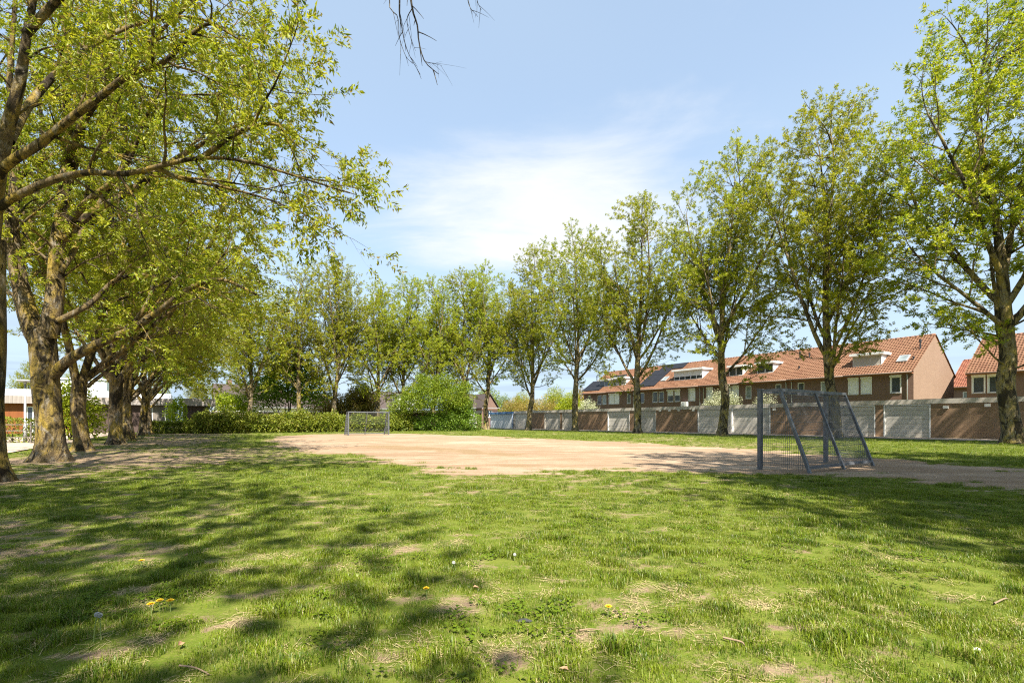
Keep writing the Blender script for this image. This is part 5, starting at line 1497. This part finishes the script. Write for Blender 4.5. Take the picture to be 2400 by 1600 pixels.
def weed_mesh(seed):
    rng = np.random.RandomState(seed); Vv = []; Tt = []
    for k in range(13):
        a = k * 2.4 + rng.normal(0, .2); r = rng.uniform(.012, .05); L = rng.uniform(.016, .030); W = L * rng.uniform(.5, .8); z = rng.uniform(.012, .032)
        c_, s_ = math.cos(a), math.sin(a); i = len(Vv)
        for f, w in ((0, 0), (.3, .42), (.75, .46), (1, 0), (.75, -.46), (.3, -.42)):
            Vv.append((c_ * (r + f * L) - s_ * w * W, s_ * (r + f * L) + c_ * w * W, z + .006 * math.sin(f * 3) + abs(w) * .006))
        Tt += [(i, i + 1, i + 5), (i + 1, i + 2, i + 5), (i + 2, i + 4, i + 5), (i + 2, i + 3, i + 4)]
    return np_mesh('tuft_5', Vv, tris=Tt, mat=M['weed'])
for nm, mm in (('tuft_4', straw_mesh(71)), ('tuft_5', weed_mesh(73))):
    o = bpy.data.objects.new(nm, mm); protos.objects.link(o)
def scatter(rng, y0, y1, dens, sc):
    A = np.array([0.0]); n_try = int(dens * (y1 - y0) * 2 * 1.12 * (y1 + .6))
    y = rng.uniform(y0, y1, n_try); x = rng.uniform(-1, 1, n_try) * 1.12 * (y1 + .6)
    ok = np.abs(x) < 1.10 * y + 0.7
    x, y = x[ok], y[ok]
    sand, bare = field_masks(x, y)
    u = x * D[0] + y * D[1]; v = x * N[0] + y * N[1]
    pr = np.clip((0.80 - sand) * 1.9, 0, 1) ** 1.5 * np.clip(1.12 - bare * 1.25, 0.10, 1)
    pr *= ((v > -5.5) | (v < -10.4)) & (v < 39.4) & (u < 60)
    gap = vnoise(x, y, 0.22, 191, 2)
    pr = pr * np.clip((gap - 0.22) * 3.5, 0.12, 1)
    k_ = rng.rand(len(x)) < pr
    x, y, sand, bare = x[k_], y[k_], sand[k_], bare[k_]
    lush = vnoise(x, y, 0.8, 31, 3)
    tuf = vnoise(x, y, 0.45, 131, 2); fine = vnoise(x, y, 0.17, 171, 2)
    s = sc * rng.uniform(0.7, 1.25, len(x)) * (0.6 + 0.6 * lush) * (0.45 + 1.0 * fine) * np.clip(1.15 - bare * 0.9, .5, 1.15)
    idx = np.where(tuf > 0.64, 2, np.where(rng.rand(len(x)) < .4, 0, np.where(rng.rand(len(x)) < .5, 1, 3)))
    weed = vnoise(x, y, 0.6, 231, 2)
    idx = np.where((weed > 0.60) & (rng.rand(len(x)) < .09), 5, idx)
    dry = rng.rand(len(x)) < np.clip(bare * 0.45 - 0.03, 0.01, .4)
    idx = np.where(dry, 4, idx)
    s = np.where(idx >= 4, sc * rng.uniform(.8, 1.25, len(x)), s)
    return np.stack([x, y, ground_z(x, y)], 1), s, idx
rng = np.random.RandomState(99)
parts_ = [scatter(rng, 1.7, 4.5, 460, 1.05), scatter(rng, 4.5, 8, 320, 1.1), scatter(rng, 8, 14, 160, 1.25), scatter(rng, 14, 24, 60, 1.5), scatter(rng, 24, 40, 22, 1.9), scatter(rng, 40, 60, 7, 2.4)]
GP = np.concatenate([p[0] for p in parts_]); GS = np.concatenate([p[1] for p in parts_]); GI = np.concatenate([p[2] for p in parts_])
me = bpy.data.meshes.new('grass'); me.vertices.add(len(GP)); me.vertices.foreach_set('co', GP.astype(np.float32).ravel())
add_attr(me, 'sc', GS); add_attr(me, 'rz', rng.uniform(0, 6.283, len(GP)))
ai = me.attributes.new('idx', 'INT', 'POINT'); ai.data.foreach_set('value', GI.astype(np.int32))
me.materials.append(M['grass_blade'])
grass = tag(mesh_obj('grass', me), 'short green and straw coloured lawn grass with tufts', 'grass', kind='stuff')
ng = bpy.data.node_groups.new('grass_scatter', 'GeometryNodeTree')
ng.interface.new_socket('Geometry', in_out='INPUT', socket_type='NodeSocketGeometry')
ng.interface.new_socket('Geometry', in_out='OUTPUT', socket_type='NodeSocketGeometry')
gn = ng.nodes; gi_ = gn.new('NodeGroupInput'); go_ = gn.new('NodeGroupOutput')
ci = gn.new('GeometryNodeCollectionInfo'); ci.inputs['Collection'].default_value = protos; ci.inputs['Separate Children'].default_value = True; ci.inputs['Reset Children'].default_value = True
ip = gn.new('GeometryNodeInstanceOnPoints'); ip.inputs['Pick Instance'].default_value = True
def nattr(nm, ty):
    a = gn.new('GeometryNodeInputNamedAttribute'); a.data_type = ty; a.inputs['Name'].default_value = nm; return a.outputs['Attribute']
cx_ = gn.new('ShaderNodeCombineXYZ')
ng.links.new(nattr('rz', 'FLOAT'), cx_.inputs[2])
ng.links.new(gi_.outputs[0], ip.inputs['Points']); ng.links.new(ci.outputs[0], ip.inputs['Instance'])
ng.links.new(nattr('idx', 'INT'), ip.inputs['Instance Index']); ng.links.new(cx_.outputs[0], ip.inputs['Rotation']); ng.links.new(nattr('sc', 'FLOAT'), ip.inputs['Scale'])
ng.links.new(ip.outputs[0], go_.inputs[0])
mod = grass.modifiers.new('scatter', 'NODES'); mod.node_group = ng

# ------------------------------------------------------------------ small things on the lawn
def gp(px, py):
    p = ground_px(px, py); p[2] = float(ground_z(np.array([p[0]]), np.array([p[1]]))[0]); return p
def dandelion_flower(px, py, label, seed):
    p = gp(px, py + 14); rng = np.random.RandomState(seed); h = 0.07
    e = tag(empty('dandelion_flower', p, rng.uniform(0, 6)), label, 'flower', 'yellow dandelions in the grass')
    MB().tube([(0, 0, -.01), (.004, 0, h * .6), (.006, .002, h)], .0022, 6).build('stalk', M['green_stalk'], e)
    mb = MB()
    for ring, (n, r, zz) in enumerate(((16, .021, 0), (13, .015, .004), (9, .009, .007))):
        for k in range(n):
            a = 2 * math.pi * (k + .5 * ring) / n; c_, s_ = math.cos(a), math.sin(a); w = .0035
            mb.quad((.006 - s_ * w * .4, c_ * w * .4, h + zz * .3), (.006 + c_ * r - s_ * w, s_ * r + c_ * w, h + zz + .003), (.006 + c_ * r * 1.08, s_ * r * 1.08, h + zz + .004), (.006 + c_ * r + s_ * w, s_ * r - c_ * w, h + zz + .003), (.006 + s_ * w * .4, -c_ * w * .4, h + zz * .3))
    mb.build('petals', M['yellow_petal'], e)
for k, (px, py, lb) in enumerate(((356, 1432, 'leftmost of three yellow dandelions close together in the shade'), (375, 1424, 'middle one of three yellow dandelions close together in the shade'), (400, 1424, 'rightmost of three yellow dandelions close together in the shade'),
                                  (1001, 1388, 'single yellow dandelion near the middle of the lawn'), (1424, 1436, 'single yellow dandelion right of the dark clod'), (330, 1320, 'single yellow dandelion above the group of three'))):
    dandelion_flower(px, py, lb, k)
def dandelion_clock(px, py, label, seed, h=0.13):
    p = gp(px, py); rng = np.random.RandomState(seed)
    e = tag(empty('dandelion_clock', p, 0), label, 'flower', 'dandelion seed heads in the grass')
    lx_ = rng.normal(0, .012)
    MB().tube([(0, 0, -.01), (lx_ * .3, 0, h * .5), (lx_, 0, h)], .0024, 6).build('stalk', M['green_stalk'], e)
    mb = MB(); R = 0.0105
    for k in range(150):
        d = rng.normal(0, 1, 3); d /= np.linalg.norm(d); o = np.array([lx_, 0, h + .006]); tip = o + d * R
        mb.bar(tuple(o), tuple(tip), .0006)
        x = np.cross(d, [0.3, 0.5, 0.8]); x /= np.linalg.norm(x); y = np.cross(d, x)
        for q in range(3):
            a = q * 2.09; v_ = x * math.cos(a) + y * math.sin(a)
            mb.bar(tuple(tip), tuple(tip + v_ * .004 + d * .002), .0009)
    mb.build('seed_head', M['seed_fluff'], e)
dandelion_clock(219, 1510, 'left one of two white dandelion seed heads side by side', 1, .145)
dandelion_clock(236, 1505, 'right one of two white dandelion seed heads side by side', 2, .13)
dandelion_clock(1057, 1338, 'single white dandelion seed head near the middle of the lawn', 3, .06)
dandelion_clock(1206, 1316, 'single pale seed head on a sunny patch of lawn', 4, .05)
def clod(px, py, sx, sy, sz, mat, name, label, cat, seed):
    rng = np.random.RandomState(seed); p = gp(px, py)
    nu, nv = 14, 8; Vv = []; Qq = []
    for j in range(nv + 1):
        th = math.pi * j / nv
        for i in range(nu):
            ph = 2 * math.pi * i / nu
            r = 1 + .22 * math.sin(3 * ph + seed) * math.sin(th) + .15 * math.cos(5 * ph + 2 * th) + rng.normal(0, .07)
            Vv.append((sx * r * math.sin(th) * math.cos(ph), sy * r * math.sin(th) * math.sin(ph), sz * (r * math.cos(th) + .7)))
    for j in range(nv):
        for i in range(nu): Qq.append((j * nu + i, (j + 1) * nu + i, (j + 1) * nu + (i + 1) % nu, j * nu + (i + 1) % nu))
    return tag(mesh_obj(name, np_mesh(name, Vv, Qq, mat=M[mat]), loc=p), label, cat)
clod(1228, 1457, .046, .022, .010, 'dark_clod', 'dark_clod', 'dark grey clod lying on the worn lawn', 'clod', 3)
clod(2290, 1523, .02, .014, .008, 'pale_stone', 'pebble', 'white pebble in the grass near the lower right corner', 'pebble', 5)
def stick(px0, py0, px1, py1, r, label, seed):
    a, b = gp(px0, py0), gp(px1, py1); rng = np.random.RandomState(seed)
    a[2] += .018; b[2] += .014; m_ = (a + b) / 2 + rng.normal(0, .02, 3); m_[2] = .03
    pts = smooth_path([a - a, m_ - a, b - a], 8)
    tag(mesh_obj('twig', tubes_mesh('twig', [(pts, np.linspace(r, r * .5, 9), 6)], M['dead_wood']), loc=a), label, 'twig', 'dead twigs on the lawn')
stick(1695, 1505, 1745, 1522, .007, 'dark twig lying on bare soil at the bottom right of centre', 1)
stick(1358, 1486, 1412, 1484, .005, 'pale twig lying on bare soil right of the dark clod', 2)
stick(2330, 1418, 2362, 1408, .006, 'short pale stick in the grass near the right edge', 3)
stick(420, 1572, 490, 1590, .005, 'curved brown twig in the grass near the bottom edge', 4)
def dead_leaf(px, py, label, seed):
    rng = np.random.RandomState(seed); p = gp(px, py); p[2] += .03
    mb = MB(); L, Wd = .022, .014
    pts = [(-L, 0, 0), (-L * .3, Wd * .8, .008), (L * .4, Wd, .012), (L, 0, .004), (L * .4, -Wd, .014), (-L * .3, -Wd * .8, .006)]
    mb.add(pts + [(0, 0, -.004)], [(6, i, (i + 1) % 6) for i in range(6)])
    o = mb.build('dead_leaf', M['dead_leaf']); o.location = tuple(p); o.rotation_euler = (rng.normal(0, .3), rng.normal(0, .3), rng.uniform(0, 6))
    tag(o, label, 'leaf', 'dead leaves on the lawn')
dead_leaf(436, 1308, 'orange brown dead leaf lying in the shaded grass', 1)
dead_leaf(1116, 1386, 'pale brown dead leaf near the middle of the lawn', 2)
dead_leaf(422, 1527, 'small reddish dead leaf in the lower left grass', 3)
dead_leaf(1322, 1584, 'orange dead leaf at the bottom edge of the lawn', 4)
